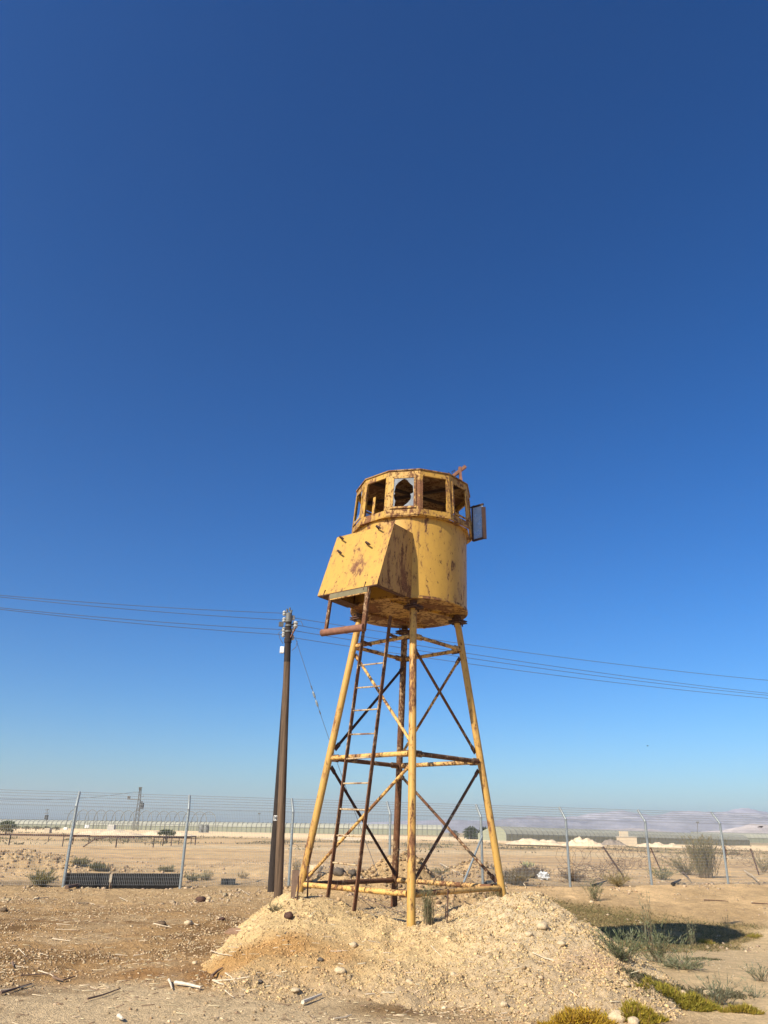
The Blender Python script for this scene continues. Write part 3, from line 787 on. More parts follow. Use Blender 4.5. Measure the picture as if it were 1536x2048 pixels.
# hatch box: hood over the ladder hatch
PSI, BW, BR1, BR2, BZT, BZB, BRS = .637, .617, 1.405, 1.805, 6.369, 5.20, .80
bn = np.array([-sin(PSI), -cos(PSI), 0]); bt = np.array([cos(PSI), -sin(PSI), 0])
def bp(s, r, z): return axis(z) + bn * r + bt * s * BW
hood = MB()
fnorm = np.array([*(bn[:2] * (BZT - BZB)), (BR2 - BR1)]); fnorm /= np.linalg.norm(fnorm)
hood.slab([bp(-1, BR2, BZB), bp(1, BR2, BZB), bp(1, BR1, BZT), bp(-1, BR1, BZT)], -fnorm, .012)
hatch = hood.build('hatch_box', M['box'], tower)
for s in (1, -1):
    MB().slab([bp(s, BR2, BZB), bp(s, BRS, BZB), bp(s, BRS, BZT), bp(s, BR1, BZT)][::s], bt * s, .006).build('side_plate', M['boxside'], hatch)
MB().slab([bp(-1, BR1, BZT + .001), bp(1, BR1, BZT + .001), bp(1, BRS, BZT + .001), bp(-1, BRS, BZT + .001)], (0, 0, 1), .010).build('top_plate', M['box'], hatch)
so = MB()
zb = BZB - .004
for (s0, s1, r0, r1) in ((-1, -.62, 1.0, BR2), (.88, 1, 1.0, BR2), (-.62, .88, BR2 - .06, BR2)):
    so.slab([bp(s0, r0, zb), bp(s1, r0, zb), bp(s1, r1, zb), bp(s0, r1, zb)], (0, 0, -1), .012)
so.build('soffit', M['rust'], hatch)
def on_face(u, v, out=0.0):
    """u -1..1 across, v 0..1 up the sloped front"""
    return bp(u, BR2 + (BR1 - BR2) * v, BZB + (BZT - BZB) * v) + fnorm * out
for px, py in ((684, 1078), (680, 1106), (757, 1057), (736, 1089)):
    a = at_plane(px, py, fnorm, on_face(0, .5))
    ux = bt; vz = np.cross(bt, fnorm); vz = vz if vz[2] > 0 else -vz
    MB().tube([a - fnorm * .01, a + fnorm * .07, a + fnorm * .085 + ux * .02 - vz * .01, a + fnorm * .09 + ux * .10 - vz * .07, a + fnorm * .07 + ux * .115 - vz * .085], .015, 8).build('step_hook', M['rustdark'], hatch, 40)
for u in (-.80, .58):
    a = on_face(u, 0.0, .008); MB().bar(a - np.array([0, 0, .06]), on_face(u + .03, .07, .008), .012, .016, up=bn).build('hinge_strap', M['rustdark'], hatch)
# frame hanging below the hatch: two straps, a plate and a roller pipe
pl = axis(5) + bn * 1.78
sA1, sB1 = at_plane(651, 1266, bn, pl), at_plane(728, 1256, bn, pl)
sA0, sB0 = bp(-.55, 1.775, 5.10), bp(.70, 1.775, 5.10)
cage = MB().bar(sA0 + [0, 0, .1], sA1, .05, .045, up=bn).build('hatch_strut', M['ladder'], tower)
MB().bar(sB0 + [0, 0, .1], sB1 - [0.01, 0, .05], .07, .05, up=bn).build('hatch_strut', M['ladder'], tower)
MB().slab([sA0 + bn * .03 + [0, 0, .082], sB0 + bn * .03 + [0, 0, .082], sB0 + bn * .03, sA0 + bn * .03], bn, .008).build('lintel_plate', M['lintel'], cage)
MB().bar(sA0 + [0, 0, -.008] + bn * .02, sB0 + [0, 0, -.008] + bn * .02, .03, .014).build('lintel_edge', M['beam'], cage)
rd = (sB1 - sA1) / np.linalg.norm(sB1 - sA1)
MB().tube([sA1 - rd * .05 + bn * .03, sB1 + rd * .02 + bn * .03], .058, 18).build('roller_pipe', M['rustpink'], cage, 40)

# ladder: hangs outside the left-hand front face
ladder = thing('ladder', None, None, np.array([-.45, 12.2, .6]) - wloc(tower)); ladder.parent = tower
la = YAW - pi / 4; ln = np.array([sin(la), -cos(la), (RB - RTOP) / (Z3 - Z0) * .7071])
lp = axis(Z0) + np.array([sin(la), -cos(la), 0]) * (RB * .7071 + .2)
LA, LB = at_plane(657.6, 1780, ln, lp), at_plane(710, 1807, ln, lp)
LA1, LB1 = at_plane(727, 1262, ln, lp), at_plane(781, 1232, ln, lp)
for a, b in ((LA, LA1), (LB, LB1)):
    d = (b - a) / np.linalg.norm(b - a)
    MB().bar(a - d * .1, b, .022, .062, up=ln).build('rail', M['ladder'], ladder)
def ladat(py, a, b):
    lo, hi = 0.0, 1.0
    for _ in range(40):
        m_ = (lo + hi) / 2; p = a + (b - a) * m_ - EYE
        yy = 1024 - F * (p @ UP) / (p @ _fw)
        lo, hi = (m_, hi) if yy > py else (lo, m_)
    return a + (b - a) * (lo + hi) / 2
for k, (yl, yr) in enumerate(((1331, 1325.5), (1376, 1372), (1421.5, 1418), (1469, 1467), (1518, 1514), (1567, 1566), (1618, 1620), (1671, 1673), (1725, 1731))):
    a, b = ladat(yl, LA, LA1), ladat(yr, LB, LB1)
    MB().tube([a, b], .0125, 8).build('rung', M['rung'], ladder, 40)
for a, b in ((LA, LA1), (LB, LB1)):            # stays to the top ring
    p = ladat(1283 if a is LA else 1268, a, b); MB().bar(p, p - np.array([sin(la), -cos(la), 0]) * .24 + [0, 0, -.02], .02, .05).build('stay', M['ladder'], ladder)

# ------------------------------------------------------------------ utility pole and its strut
pb = np.array([-2.40, 20.75, 0.0]); pb[2] = float(gz(pb[0], pb[1]))
ptop = at(578, 1222, 20.75)
def pole_pt(t): return pb + (ptop - pb) * t
up_ = thing('utility_pole', 'tall brown wooden utility pole with insulators left of the tower', 'utility pole', pb)
pole = MB().tube([pole_pt(-.02), pole_pt(.0), pole_pt(.3), pole_pt(.55), pole_pt(.80)], [.112, .110, .104, .096, .090], 24, False).build('pole', M['wood'], up_, 40)
MB().tube([pole_pt(.80), pole_pt(.92), pole_pt(.985)], [.0905, .086, .082], 24).build('pole_top', M['wooddark'], up_, 40)
MB().tube([pole_pt(.962), pole_pt(.99), pole_pt(.994)], [.094, .090, .04], 20).build('pole_cap', M['galvdark'], up_, 40)
MB().tube([pole_pt(.875), pole_pt(.892)], .104, 20).build('clamp_band', M['wooddark'], up_, 40)
for t in (.915, .938, .955):
    MB().tube([pole_pt(t), pole_pt(t + .006)], .102, 20).build('clamp_band', M['galvdark'], up_, 40)
def ins(p, d, s=1.0):
    d = np.asarray(d, float) / np.linalg.norm(d)
    b = MB().tube([p, p + d * .13 * s], .022, 8).build('bracket', M['galvdark'], up_)
    q = p + d * .13 * s
    MB().tube([q - [0, 0, .07 * s], q - [0, 0, .03 * s], q, q + [0, 0, .03 * s], q + [0, 0, .07 * s]], [.03 * s, .055 * s, .035 * s, .055 * s, .03 * s], 10).build('insulator', M['porcelain'], b, 40)
    return q
wl, wr = np.array([-1, -.15, 0]), np.array([.95, .4, 0])
iL = [ins(pole_pt(.990), wl), ins(pole_pt(.963), wl), ins(pole_pt(.925), wl), ins(pole_pt(.905), wl)]
iR = [ins(pole_pt(.975), wr), ins(pole_pt(.948), wr, 1.5), ins(pole_pt(.925), wr), ins(pole_pt(.897), wr)]
for j, (t, h, d) in enumerate(((.998, .06, .02), (.994, .05, -.04), (.99, .05, .06))):
    MB().tube([pole_pt(t) + [d, -.04, 0], pole_pt(t) + [d * 1.3, -.05, h + .04]], .028, 8).build('cap_stub', M['galvdark'], up_)
MB().box(pole_pt(.945) + [-.20, -.05, 0], (.12, .10, .12), .3).build('switch_box', M['galvdark'], up_)
MB().box(pole_pt(.845) + np.array([-.145, -.05, 0]), (.11, .10, .18), .2).build('junction_box', M['white'], up_, bevel=.01)
MB().tube([pole_pt(.93) + [-.13, 0, 0], pole_pt(.91) + [-.26, -.05, 0], pole_pt(.89) + [-.22, -.05, 0], pole_pt(.87) + [-.13, -.02, 0]], .009, 6).build('jumper', M['cable'], up_)
MB().tube([pole_pt(.96) + [.2, .05, 0], pole_pt(.965) + [.34, .1, .0], pole_pt(.945) + [.40, .12, 0]], .009, 6).build('jumper', M['cable'], up_)
MB().tube([pole_pt(.885) + [.25, .1, 0], pole_pt(.86) + [.22, .05, 0], pole_pt(.845) + [.12, 0, 0]], .009, 6).build('jumper', M['cable'], up_)
MB().bar(pole_pt(.893) + [.08, -.06, 0], pole_pt(.947) + [.22, .08, 0], .04, .03).build('stay_bracket', M['rustpink'], up_)
sb = np.array([-2.70, 21.9, 0.0]); sb[2] = float(gz(sb[0], sb[1]))
st_top = at(572, 1365, 20.96)
strut = thing('brace_pole', 'dark creosoted wooden pole propping the brown utility pole from behind', 'brace pole', sb)
MB().tube([sb - [0, 0, .1], sb, (sb + st_top) / 2, st_top], [.128, .126, .105, .085], 20).build('pole', M['wooddark'], strut, 40)
sp = at(551, 1636, 21.28); sg = MB().box(sp, (.095, .012, .125), .15).build('number_plate', M['white'], strut)
def mark(pts, w=.016):
    g = MB()
    for (x0, z0), (x1, z1) in pts:
        g.bar(sp + np.array([x0, -.009, z0]), sp + np.array([x1, -.009, z1]), w, .004, up=(0, 1, 0))
    return g
mark([((-.022, -.045), (-.022, .045)), ((-.022, .045), (.022, -.045)), ((.022, -.045), (.022, .045))]).build('letter', M['black'], sg)
def cable(name, a, b, sag, label, group, r=.0075, n=26, cat='power cable'):
    a = np.asarray(a, float); b = np.asarray(b, float)
    pts = [a + (b - a) * t - np.array([0, 0, 4 * sag * t * (1 - t)]) for t in np.linspace(0, 1, n)]
    return tag(MB().tube(pts, r, 6).build(name, M['cable'], None, 60, origin=a), label, cat, group)
def far_end(a, px, py, z, k, sag):
    r = ray(px, py); p = EYE + r * ((z - EYE[2]) / r[2]); return a + (p + np.array([0, 0, 4 * sag * (1 / k) * (1 - 1 / k)]) - a) * k
lab = ['uppermost power cable running left from the utility pole', 'second highest power cable running left from the utility pole', 'third power cable down running left from the utility pole', 'lowest power cable running left from the utility pole']
for q, (py, z), l in zip(iL, ((1190, 6.95), (1193.5, 6.75), (1215, 6.5), (1218, 6.35)), lab):
    cable('power_cable', q, far_end(q, -5, py, z, 2.6, .35), .35, l, 'power cables left of the pole')
for q, (py, z), l in zip(iR, ((1361, 6.8), (1387, 6.7), (1391, 6.55), (1397, 6.3)), lab):
    cable('power_cable', q, far_end(q, 1540, py, z, 1.5, .30), .30, l.replace('left', 'right').replace('utility pole', 'utility pole behind the tower'), 'power cables right of the pole')
gs = pole_pt(.893) + wr * .22; ge = spot(757, 1752)
guy = cable('guy_wire', gs, ge, .12, 'thin guy wire slanting from the pole top down behind the tower', None, .007, cat='guy wire')
for t in (.205, .235, .272, .31):
    p = gs + (ge - gs) * t - [0, 0, .48 * t * (1 - t)]; d = (ge - gs) / np.linalg.norm(ge - gs)
    if t == .272 or t == .235: MB().tube([p - d * .10, p - d * .05, p + d * .05, p + d * .10], [.014, .030, .030, .014], 8).build('guy_insulator', M['galv'], guy)
    else: MB().tube([p - d * .05, p + d * .05], .016, 6).build('guy_clamp', M['galvdark'], guy)

# ------------------------------------------------------------------ mesh fence
FX, FY, FA, FS, FB, FP, FD = -8.638, 23.271, .292, 3.145, 2.077, .367, .384
fd = np.array([cos(FA), sin(FA), 0]); fn = np.array([-sin(FA), cos(FA), 0])
fence = thing('mesh_fence', 'long grey wire mesh security fence with angled post tops behind the tower', 'fence', (FX, FY, 0))
def fbase(k): return np.array([FX, FY, 0]) + fd * FS * k - np.array([0, 0, .003 * k])
post0 = None
for k in range(-2, 13):
    b = fbase(k)
    if post0 is None:
        mb = MB().tube([b - [0, 0, .5], b + [0, 0, FB], b + [0, 0, FB + .02] + fn * .012, b + fn * FP + [0, 0, FB + FD]], .042, 12)
        post0 = mb.build('post', M['galv'], fence, 40)
        pl0 = np.array(post0.location); b0 = b
    else:
        o = post0.copy(); C.objects.link(o); o.parent = fence; o.location = b - b0
    if k < 12:
        V = []; Q = []
        def rod(p, q, r):
            d = (q - p) / np.linalg.norm(q - p); u = np.cross(d, fn if abs(d @ fn) < .9 else fd); u /= np.linalg.norm(u); w = np.cross(d, u)
            i = len(V)
            for e in (p, q):
                for a in range(3): V.append(e + r * (u * cos(a * 2.094) + w * sin(a * 2.094)))
            for a in range(3): Q.append((i + a, i + (a + 1) % 3, i + 3 + (a + 1) % 3, i + 3 + a))
        e = fbase(k + 1); top = fn * FP + np.array([0, 0, FD]); fo = -fn * .045
        for s in np.arange(.05, 1.0, .05 / FS):
            p = b + (e - b) * s + fo
            rod(p + [0, 0, .05], p + [0, 0, FB], .0034); rod(p + [0, 0, FB], p + [0, 0, FB] + top * .98, .0038)
        for z in np.concatenate([np.arange(.05, FB, .1)]): rod(b + [0, 0, z] + fo, e + [0, 0, z] + fo, .0026)
        mp = mesh_np('mesh_panel', V, [np.array(Q)], M['wire'], fence); mp['kind'] = 'stuff'
        for j, s in enumerate((.0, .22, .42, .62, .82, 1.0)):
            MB().tube([b + [0, 0, FB] + top * s + fo, e + [0, 0, FB] + top * s + fo], .0062, 5).build('strand', M['wire'], fence)
b4 = fbase(4)
MB().tube([b4 + [0, 0, 1.5] - fn * .06, at(925.5, 1770, b4[1] - 1.2)], .032, 10).build('brace', M['galv'], fence, 40)

# ------------------------------------------------------------------ plants
def strips(B, D, L, W, droop, seg=3, side=None):
    """tapered blades: base, direction, length, width, downward curl"""
    n = len(B); D = D / np.linalg.norm(D, axis=1)[:, None]
    if side is None: side = np.cross(D, rng.normal(size=(n, 3)))
    side = side / np.linalg.norm(side, axis=1)[:, None]
    V = []
    for k in range(seg + 1):
        t = k / seg
        p = B + D * (L * t)[:, None] + np.array([0, 0, -1.0]) * (droop * L * t * t)[:, None]
        w = W * (1 - t) ** .7 * .5 + W * .04
        V += [p - side * w[:, None], p + side * w[:, None]]
    V = np.stack(V, 1); m = 2 * (seg + 1)
    i = np.arange(n)[:, None] * m
    Q = np.concatenate([i + np.array([2 * k, 2 * k + 1, 2 * k + 3, 2 * k + 2]) for k in range(seg)])
    return V.reshape(-1, 3), Q, m
def udir(n, up=1.0, spread=1.0):
    a = rng.uniform(0, 2 * pi, n); r = spread * np.sqrt(rng.random(n))
    return np.stack([r * np.cos(a), r * np.sin(a), np.full(n, up)], -1)
def plant(name, label, cat, p, h, w, stems=30, leaves=400, leaf=(.05, .008), col=(.12, .13, .06), scol=(.22, .17, .10), up=1.0, droop=.15, group=None, v=.3, alt=None, pa=.3, lift=0.0, sw=.007, fuzz=.5):
    """stems rising from one foot, leaf blades along them"""
    p = np.asarray(p, float)
    t = thing(name, label, cat, p, group)
    D = udir(stems, up, 1.0) * np.array([w / h * .5 / max(.3, up) * 1.6, w / h * .5 / max(.3, up) * 1.6, 1])
    D /= np.linalg.norm(D, axis=1)[:, None]
    L = h * rng.uniform(.55, 1.05, stems)
    B = p + np.stack([rng.normal(0, w * .07, stems), rng.normal(0, w * .07, stems), np.full(stems, -.02)], -1)
    V, Q, m = strips(B, D, L, np.full(stems, sw), np.full(stems, droop), 4)
    tag(mesh_np('stem', V, [Q], M['leaf'], t, col=np.repeat(vary(scol, stems, .25), m, 0)), kind='stuff')
    i = rng.integers(0, stems, leaves); tt = rng.uniform(.12 + lift, 1.0, leaves)
    LB = B[i] + D[i] * (L[i] * tt)[:, None] + np.array([0, 0, -1.0]) * (droop * L[i] * tt * tt)[:, None]
    LD = D[i] * .8 + rng.normal(0, fuzz, (leaves, 3)) + np.array([0, 0, .25])
    V, Q, m = strips(LB, LD, leaf[0] * rng.uniform(.5, 1.3, leaves), leaf[1] * rng.uniform(.7, 1.3, leaves), np.full(leaves, .1), 2)
    mesh_np('foliage', V, [Q], M['leaf'], t, col=np.repeat(vary(col, leaves, v, alt, pa), m, 0))
    return t
GREEN = (.155, .175, .085); GREY = (.215, .225, .135); DRY = (.30, .235, .13); OLIVE = (.19, .18, .085)
def leafy(px, py, hpx, wpx, label, **kw):
    p = spot(px, py); s = np.linalg.norm(p - EYE) / F
    kw.setdefault('name', 'desert_shrub'); kw.setdefault('cat', 'shrub')
    nm = kw.pop('name'); ct = kw.pop('cat')
    return plant(nm, label, ct, p, hpx * s, wpx * s, **kw)

# by the tower foot
leafy(856, 1850, 78, 50, 'wispy green plant growing beside the front leg of the tower', stems=60, leaves=500, leaf=(.07, .006), col=(.16, .17, .085), up=1.6, name='broom_plant', cat='plant')
# right: green feathery plants by the heap
leafy(1245, 1922, 76, 90, 'tall dark green feathery plant against the right foot of the dirt heap', stems=60, leaves=1000, leaf=(.07, .007), col=GREEN, alt=GREY, up=.9, name='feathery_plant', cat='plant')
leafy(1318, 1925, 85, 95, 'green feathery plant between the heap and the round grey-green plant', stems=46, leaves=1000, leaf=(.07, .008), col=GREEN, alt=GREY, up=.9, name='feathery_plant', cat='plant')
leafy(1364, 1938, 58, 84, 'round grey-green plant on pale sand by the shadow of the cab', stems=60, leaves=1100, leaf=(.06, .008), col=GREY, alt=GREEN, up=.65, name='feathery_plant', cat='plant')
leafy(1300, 1905, 110, 60, 'sparse upright plant with long thin shoots before the shadow of the cab', stems=20, leaves=240, leaf=(.07, .007), col=GREY, up=2.2, name='feathery_plant', cat='plant')
leafy(1385, 1892, 48, 46, 'small upright tuft at the near edge of the shadow of the cab', stems=24, leaves=260, leaf=(.05, .007), col=GREY, up=1.3, name='feathery_plant', cat='plant')
leafy(1456, 1872, 40, 34, 'small pale tuft at the right end of the shadow of the cab', stems=18, leaves=200, leaf=(.05, .007), col=GREY, up=1.3, name='feathery_plant', cat='plant')
leafy(1522, 1962, 44, 55, 'pale grey-green tuft on bare sand at the right edge', stems=26, leaves=260, leaf=(.05, .007), col=GREY, up=.9, name='feathery_plant', cat='plant')
leafy(1512, 1995, 34, 50, 'wispy tuft on sand below the pale grey-green tuft', stems=18, leaves=120, leaf=(.05, .006), col=GREY, scol=(.2, .19, .12), up=.9, name='feathery_plant', cat='plant')
leafy(1440, 2010, 62, 90, 'thin grey shoots behind the olive-yellow succulent clump', stems=40, leaves=500, leaf=(.05, .006), col=GREY, up=1.0, name='feathery_plant', cat='plant')
leafy(1188, 1802, 44, 46, 'pale green bushy tuft on dry ground cover right of the heap', stems=36, leaves=500, leaf=(.09, .012), col=(.19, .19, .10), up=1.1, name='feathery_plant', cat='plant')
# low cushions of succulent
def cushion(px, py, wpx, hpx, dpx, label, col, alt, n=1500, name='succulent_clump'):
    p = spot(px, py); s = np.linalg.norm(p - EYE) / F; w, h, d = wpx * s / 2, hpx * s, max(dpx * s * 3, wpx * s * .3) / 2
    t = thing(name, label, 'succulent', p, 'low succulent clumps at lower right')
    a = rng.uniform(0, 2 * pi, n); r = np.sqrt(rng.random(n)) * (1 + .28 * np.sin(3 * a + px) + .15 * np.sin(7 * a + px)); x = r * np.cos(a); y = r * np.sin(a)
    k = np.clip(1 - r ** 2, 0, 1) ** .6 * (.65 + .5 * fbm(x * 2.2 + px, y * 2.2, 3))
    B = np.stack([p[0] + x * w, p[1] + y * d, 0 * x], -1); B[:, 2] = top_z(B[:, 0], B[:, 1]) + np.clip(k, .05, 2) * h * .78 * rng.uniform(.15, 1, n)
    D = np.stack([x * .7, y * .7, 0 * x + .8], -1) + rng.normal(0, .45, (n, 3))
    V, Q, m = strips(B, D, rng.uniform(.025, .06, n), np.full(n, .008), np.zeros(n), 2)
    mesh_np('foliage', V, [Q], M['leaf'], t, col=np.repeat(vary(col, n, .3, alt, .35), m, 0))
    ns = 60; i = rng.integers(0, n, ns); B0 = B[i].copy(); B0[:, 2] = top_z(B0[:, 0], B0[:, 1]) - .01
    V, Q, m = strips(B0, udir(ns, 1, .6), np.full(ns, h * .8), np.full(ns, .006), np.zeros(ns), 2)
    tag(mesh_np('stem', V, [Q], M['leaf'], t, col=np.repeat(vary((.30, .18, .07), ns), m, 0)), kind='stuff')
YC_ = (.48, .32, .035); YG = (.28, .245, .04)
cushion(1160, 2046, 98, 32, 14, 'golden yellow succulent clump at the bottom edge below the heap', YC_, (.34, .21, .04), 2600)
cushion(1275, 2036, 84, 34, 14, 'golden green succulent clump just right of two pale stones', (.36, .27, .035), YG, 2400)
cushion(1368, 2018, 118, 34, 12, 'long olive-yellow succulent clump before the dark creeping growth', YG, (.33, .26, .04), 3200)
cushion(1487, 2026, 54, 15, 8, 'small ochre succulent clump near the lower right corner', (.33, .24, .04), YG, 900)
cushion(1412, 1888, 30, 12, 6, 'small yellow-green succulent clump by the edge of the shadow of the cab', (.30, .26, .05), YG, 500)
cushion(1508, 1875, 24, 9, 5, 'tiny yellow-green succulent clump at the right edge past the shadow', (.30, .26, .05), YG, 350)
# ground cover
def cover(name, pts_fn, n, L, W, col, alt, pa=.4):
    B = pts_fn(n); n = len(B)
    V, Q, m = strips(B, udir(n, .7, 1.0), rng.uniform(.5, 1.4, n) * L, np.full(n, W), np.full(n, .2), 2)
    return tag(mesh_np(name, V, [Q], M['leaf'], col=np.repeat(vary(col, n, .35, alt, pa), m, 0)), kind='stuff')
def vegfn(x, y):
    n1 = fbm(x / 1.8, y / 1.8, 4); n2 = fbm(x / .5 + 9, y / .5, 3)
    v = sm(2.6, 3.6, x + .5 * n1) * sm(-.5, .6, y - 12.7 - 1.4 * (x - 3.4) + .9 * n1) * (1 - sm(23.4, 25.4, y + 1.3 * n1 + .6 * (x - 5.3)))
    return v * sm(-.45, .15, n1 + .5 * n2 + .1)
cover('ground_cover', lambda n: scatter(n, 2.2, 12.5, 11.8, 25.4, vegfn, gz), 100000, .07, .013, (.27, .205, .095), (.15, .145, .06), .3)
cover('ground_cover', lambda n: scatter(n, 2.2, 12.5, 11.8, 25.6, lambda x, y: vegfn(x, y) * sm(.12, .35, fbm(x / 1.2 + 20, y / .7, 3) + .3 * np.exp(-((y + .6 * (x - 5.3) - 24.0) / .7) ** 2)), gz), 34000, .085, .013, (.125, .13, .06), (.17, .16, .08), .4)
def line_pts(pix, n, w):
    P0 = np.array([spot(*q) for q in pix]); t = rng.uniform(0, len(pix) - 1.001, n); i = t.astype(int); f = (t - i)[:, None]
    p = P0[i] * (1 - f) + P0[i + 1] * f + rng.normal(0, w, (n, 3)) * np.array([1, 1.3, 0]); p[:, 2] = top_z(p[:, 0], p[:, 1]); return p
creep = cover('creeping_growth', lambda n: line_pts([(1268, 1948), (1300, 1966), (1350, 1982), (1400, 1988), (1470, 1990)], n, .09), 5200, .055, .011, (.10, .095, .05), (.17, .14, .085), .4)
cover('creeping_growth', lambda n: line_pts([(1370, 1920), (1400, 1918), (1438, 1920)], n, .04), 600, .04, .009, (.10, .105, .055), (.16, .14, .08))
# scrub behind and along the fence
def dry(px, py, h, w, label, col=DRY, **kw):
    kw.setdefault('stems', 60); kw.setdefault('leaves', 900); kw.setdefault('leaf', (.09, .012)); kw.setdefault('up', .8)
    return leafy(px, py, h, w, label, col=col, scol=(.24, .18, .11), name='dry_shrub', cat='shrub', **kw)
dry(1412, 1756, 78, 96, 'largest dry shrub, tall and olive brown, behind the right end of the fence', (.25, .205, .10), stems=190, leaves=7000, leaf=(.15, .016), sw=.014, up=1.5, fuzz=.32, alt=(.17, .16, .07), pa=.35)
dry(1375, 1750, 52, 60, 'sparse shrub leaning left of the largest dry shrub', (.21, .18, .09), leaf=(.14, .018), sw=.012, leaves=1800)
dry(1236, 1772, 36, 44, 'rounded straw-coloured bush at the fence foot below a leaning rusty post', (.31, .25, .12), leaf=(.12, .014))
dry(1326, 1760, 34, 40, 'small greenish bush behind the fence beside the second right-hand post', (.19, .19, .09), leaf=(.12, .014))
dry(1528, 1745, 50, 40, 'greenish brown shrub cut off by the right edge behind the fence', (.23, .20, .10), leaf=(.14, .016))
dry(1058, 1756, 50, 64, 'tangled grey-brown brushwood behind the fence right of the tower', (.17, .125, .08), stems=220, leaves=3000, leaf=(.16, .014), droop=.5, sw=.016)
dry(1146, 1762, 36, 46, 'low dry brush beside the grey plastic bag', (.26, .19, .115), stems=120, leaves=1600, droop=.4, leaf=(.13, .013))
dry(1030, 1770, 40, 50, 'dry weeds at the fence foot just right of the right tower leg', (.25, .20, .11), leaf=(.13, .013), stems=90, leaves=1800)
dry(880, 1748, 24, 40, 'low weed between the front leg and the fence post with brace', (.20, .18, .09), leaf=(.10, .012), stems=36, leaves=400)
dry(80, 1772, 38, 44, 'green-tinged dry bush by the left end of the black sheet wall', (.24, .215, .09), leaf=(.12, .014), stems=80, leaves=1400)
dry(161, 1731, 18, 32, 'small round bush behind the first left fence post', (.24, .21, .10), leaf=(.12, .018))
dry(192, 1741, 18, 22, 'darker small bush right behind the black sheet wall', (.13, .13, .06), leaf=(.12, .018))
dry(214, 1742, 12, 18, 'tiny brown bush beside the darker small bush', (.20, .16, .09), leaf=(.10, .016), stems=30, leaves=300)
dry(332, 1744, 16, 28, 'small pale green bush behind the right half of the black sheet wall', (.24, .22, .12), leaf=(.12, .018))
dry(383, 1762, 20, 24, 'pale green tuft just right of the black sheet wall', (.24, .22, .12), leaf=(.10, .014), stems=40, leaves=420)
dry(410, 1760, 22, 28, 'grassy tuft between the black sheet wall and the dark ribbed block', (.28, .25, .14), leaf=(.10, .014), stems=40, leaves=420)
dry(487, 1757, 18, 22, 'tiny dry tuft right of the dark ribbed block', (.30, .24, .14), leaf=(.09, .012), stems=30, leaves=200)
dry(592, 1752, 34, 22, 'dry weed between the utility pole and the left tower leg', (.27, .22, .13), leaf=(.10, .012), stems=40, leaves=300, up=1.4)
dry(548, 1822, 22, 30, 'small dry weed at the left foot of the dirt heap', (.24, .21, .12), leaf=(.05, .007), stems=30, leaves=240)
# low scrub on the plain beyond: too many to count
def scrub_pts(n):
    y = rng.uniform(66, 150, n); x = rng.uniform(-1, 1, n) * y * .62
    k = rng.random(n) < sm(-.02, .4, fbm(x / 9, y / 14, 4)) * (.3 + .7 * sm(78, 90, y)); x, y = x[k], y[k]
    idx = np.repeat(np.arange(len(x)), 5); x = x[idx] + rng.normal(0, .4, len(idx)); y = y[idx] + rng.normal(0, .4, len(idx))
    return np.stack([x, y, gz(x, y)], -1)
cover('scrub', scrub_pts, 3600, .38, .10, (.21, .175, .095), (.15, .14, .075))

# ------------------------------------------------------------------ rocks, sticks, litter
def rock(px, py, wpx, label, mat='stone', flat=.7, name='stone', cat='stone', dy=0):
    p = spot(px, py); s = np.linalg.norm(p - EYE) / F; r = wpx * s / 2
    V = ICO_V.copy(); f = ICO_F
    mids = {}; V = list(V); nf = []
    def mid(a, b):
        k = (min(a, b), max(a, b))
        if k not in mids: q = V[a] + V[b]; V.append(q / np.linalg.norm(q)); mids[k] = len(V) - 1
        return mids[k]
    for a, b, c in f:
        ab, bc, ca = mid(a, b), mid(b, c), mid(c, a); nf += [(a, ab, ca), (ab, b, bc), (ca, bc, c), (ab, bc, ca)]
    V = np.array(V); V = V * (1 + rng.uniform(-.28, .26, (len(V), 1)))
    V = V @ rotmats(1)[0].T * np.array([r * rng.uniform(.95, 1.1), r * rng.uniform(.75, 1.0), r * flat]) + p + np.array([0, 0, r * flat * .45])
    return tag(mesh_np(name, V, [np.array(nf)], M[mat], origin=p), label, cat)
rock(632, 1745, 26, 'pale rounded stone behind the left tower leg')
rock(677, 1749, 24, 'larger of two black stones behind the ladder foot', 'stonedark')
rock(704, 1750, 15, 'smaller of two black stones behind the ladder foot', 'stonedark')
rock(578, 1836, 17, 'rusty brown lump lying on the left slope of the heap', 'rust', .8, 'rusty_can', 'scrap')
rock(706, 1893, 14, 'pale stone high on the front slope of the heap')
rock(681, 1947, 19, 'pale pointed stone on the orange part of the heap')
rock(590, 1983, 16, 'flat pale stone at the left toe of the heap', flat=.4)
rock(520, 1966, 9, 'small dark stone low on the left toe of the heap', 'stonedark')
rock(573, 1868, 7, 'tiny dark stone on the upper left slope of the heap', 'stonedark')
rock(641, 1922, 10, 'grey stone at the middle of the heap front', 'stonedark')
rock(818, 1966, 11, 'round tan stone low in the middle of the heap', 'stone')
rock(907, 1952, 11, 'cream stone on the lower right half of the heap', 'stone')
rock(876, 1867, 8, 'small pale stone below the hollow right of the front leg')
rock(1123, 1892, 15, 'blocky tan clod standing out on the right half of the heap')
rock(1085, 1857, 20, 'big cream clod below the right crest of the heap')
rock(1057, 1872, 14, 'cream clod left of the big clod on the right crest')
rock(1008, 2012, 14, 'white stone at the foot of the heap near the bottom edge')
rock(1237, 2042, 30, 'upper pale stone between the two golden succulent clumps')
rock(1268, 2050, 22, 'lower pale stone between the two golden succulent clumps')
rock(1418, 1992, 18, 'pale stone at the end of the dark creeping growth')
rock(1367, 1990, 12, 'small pale stone in the dark creeping growth')
rock(376, 1849, 13, 'pale stone on brown soil left of the heap')
rock(389, 1928, 9, 'small white stone on brown soil')
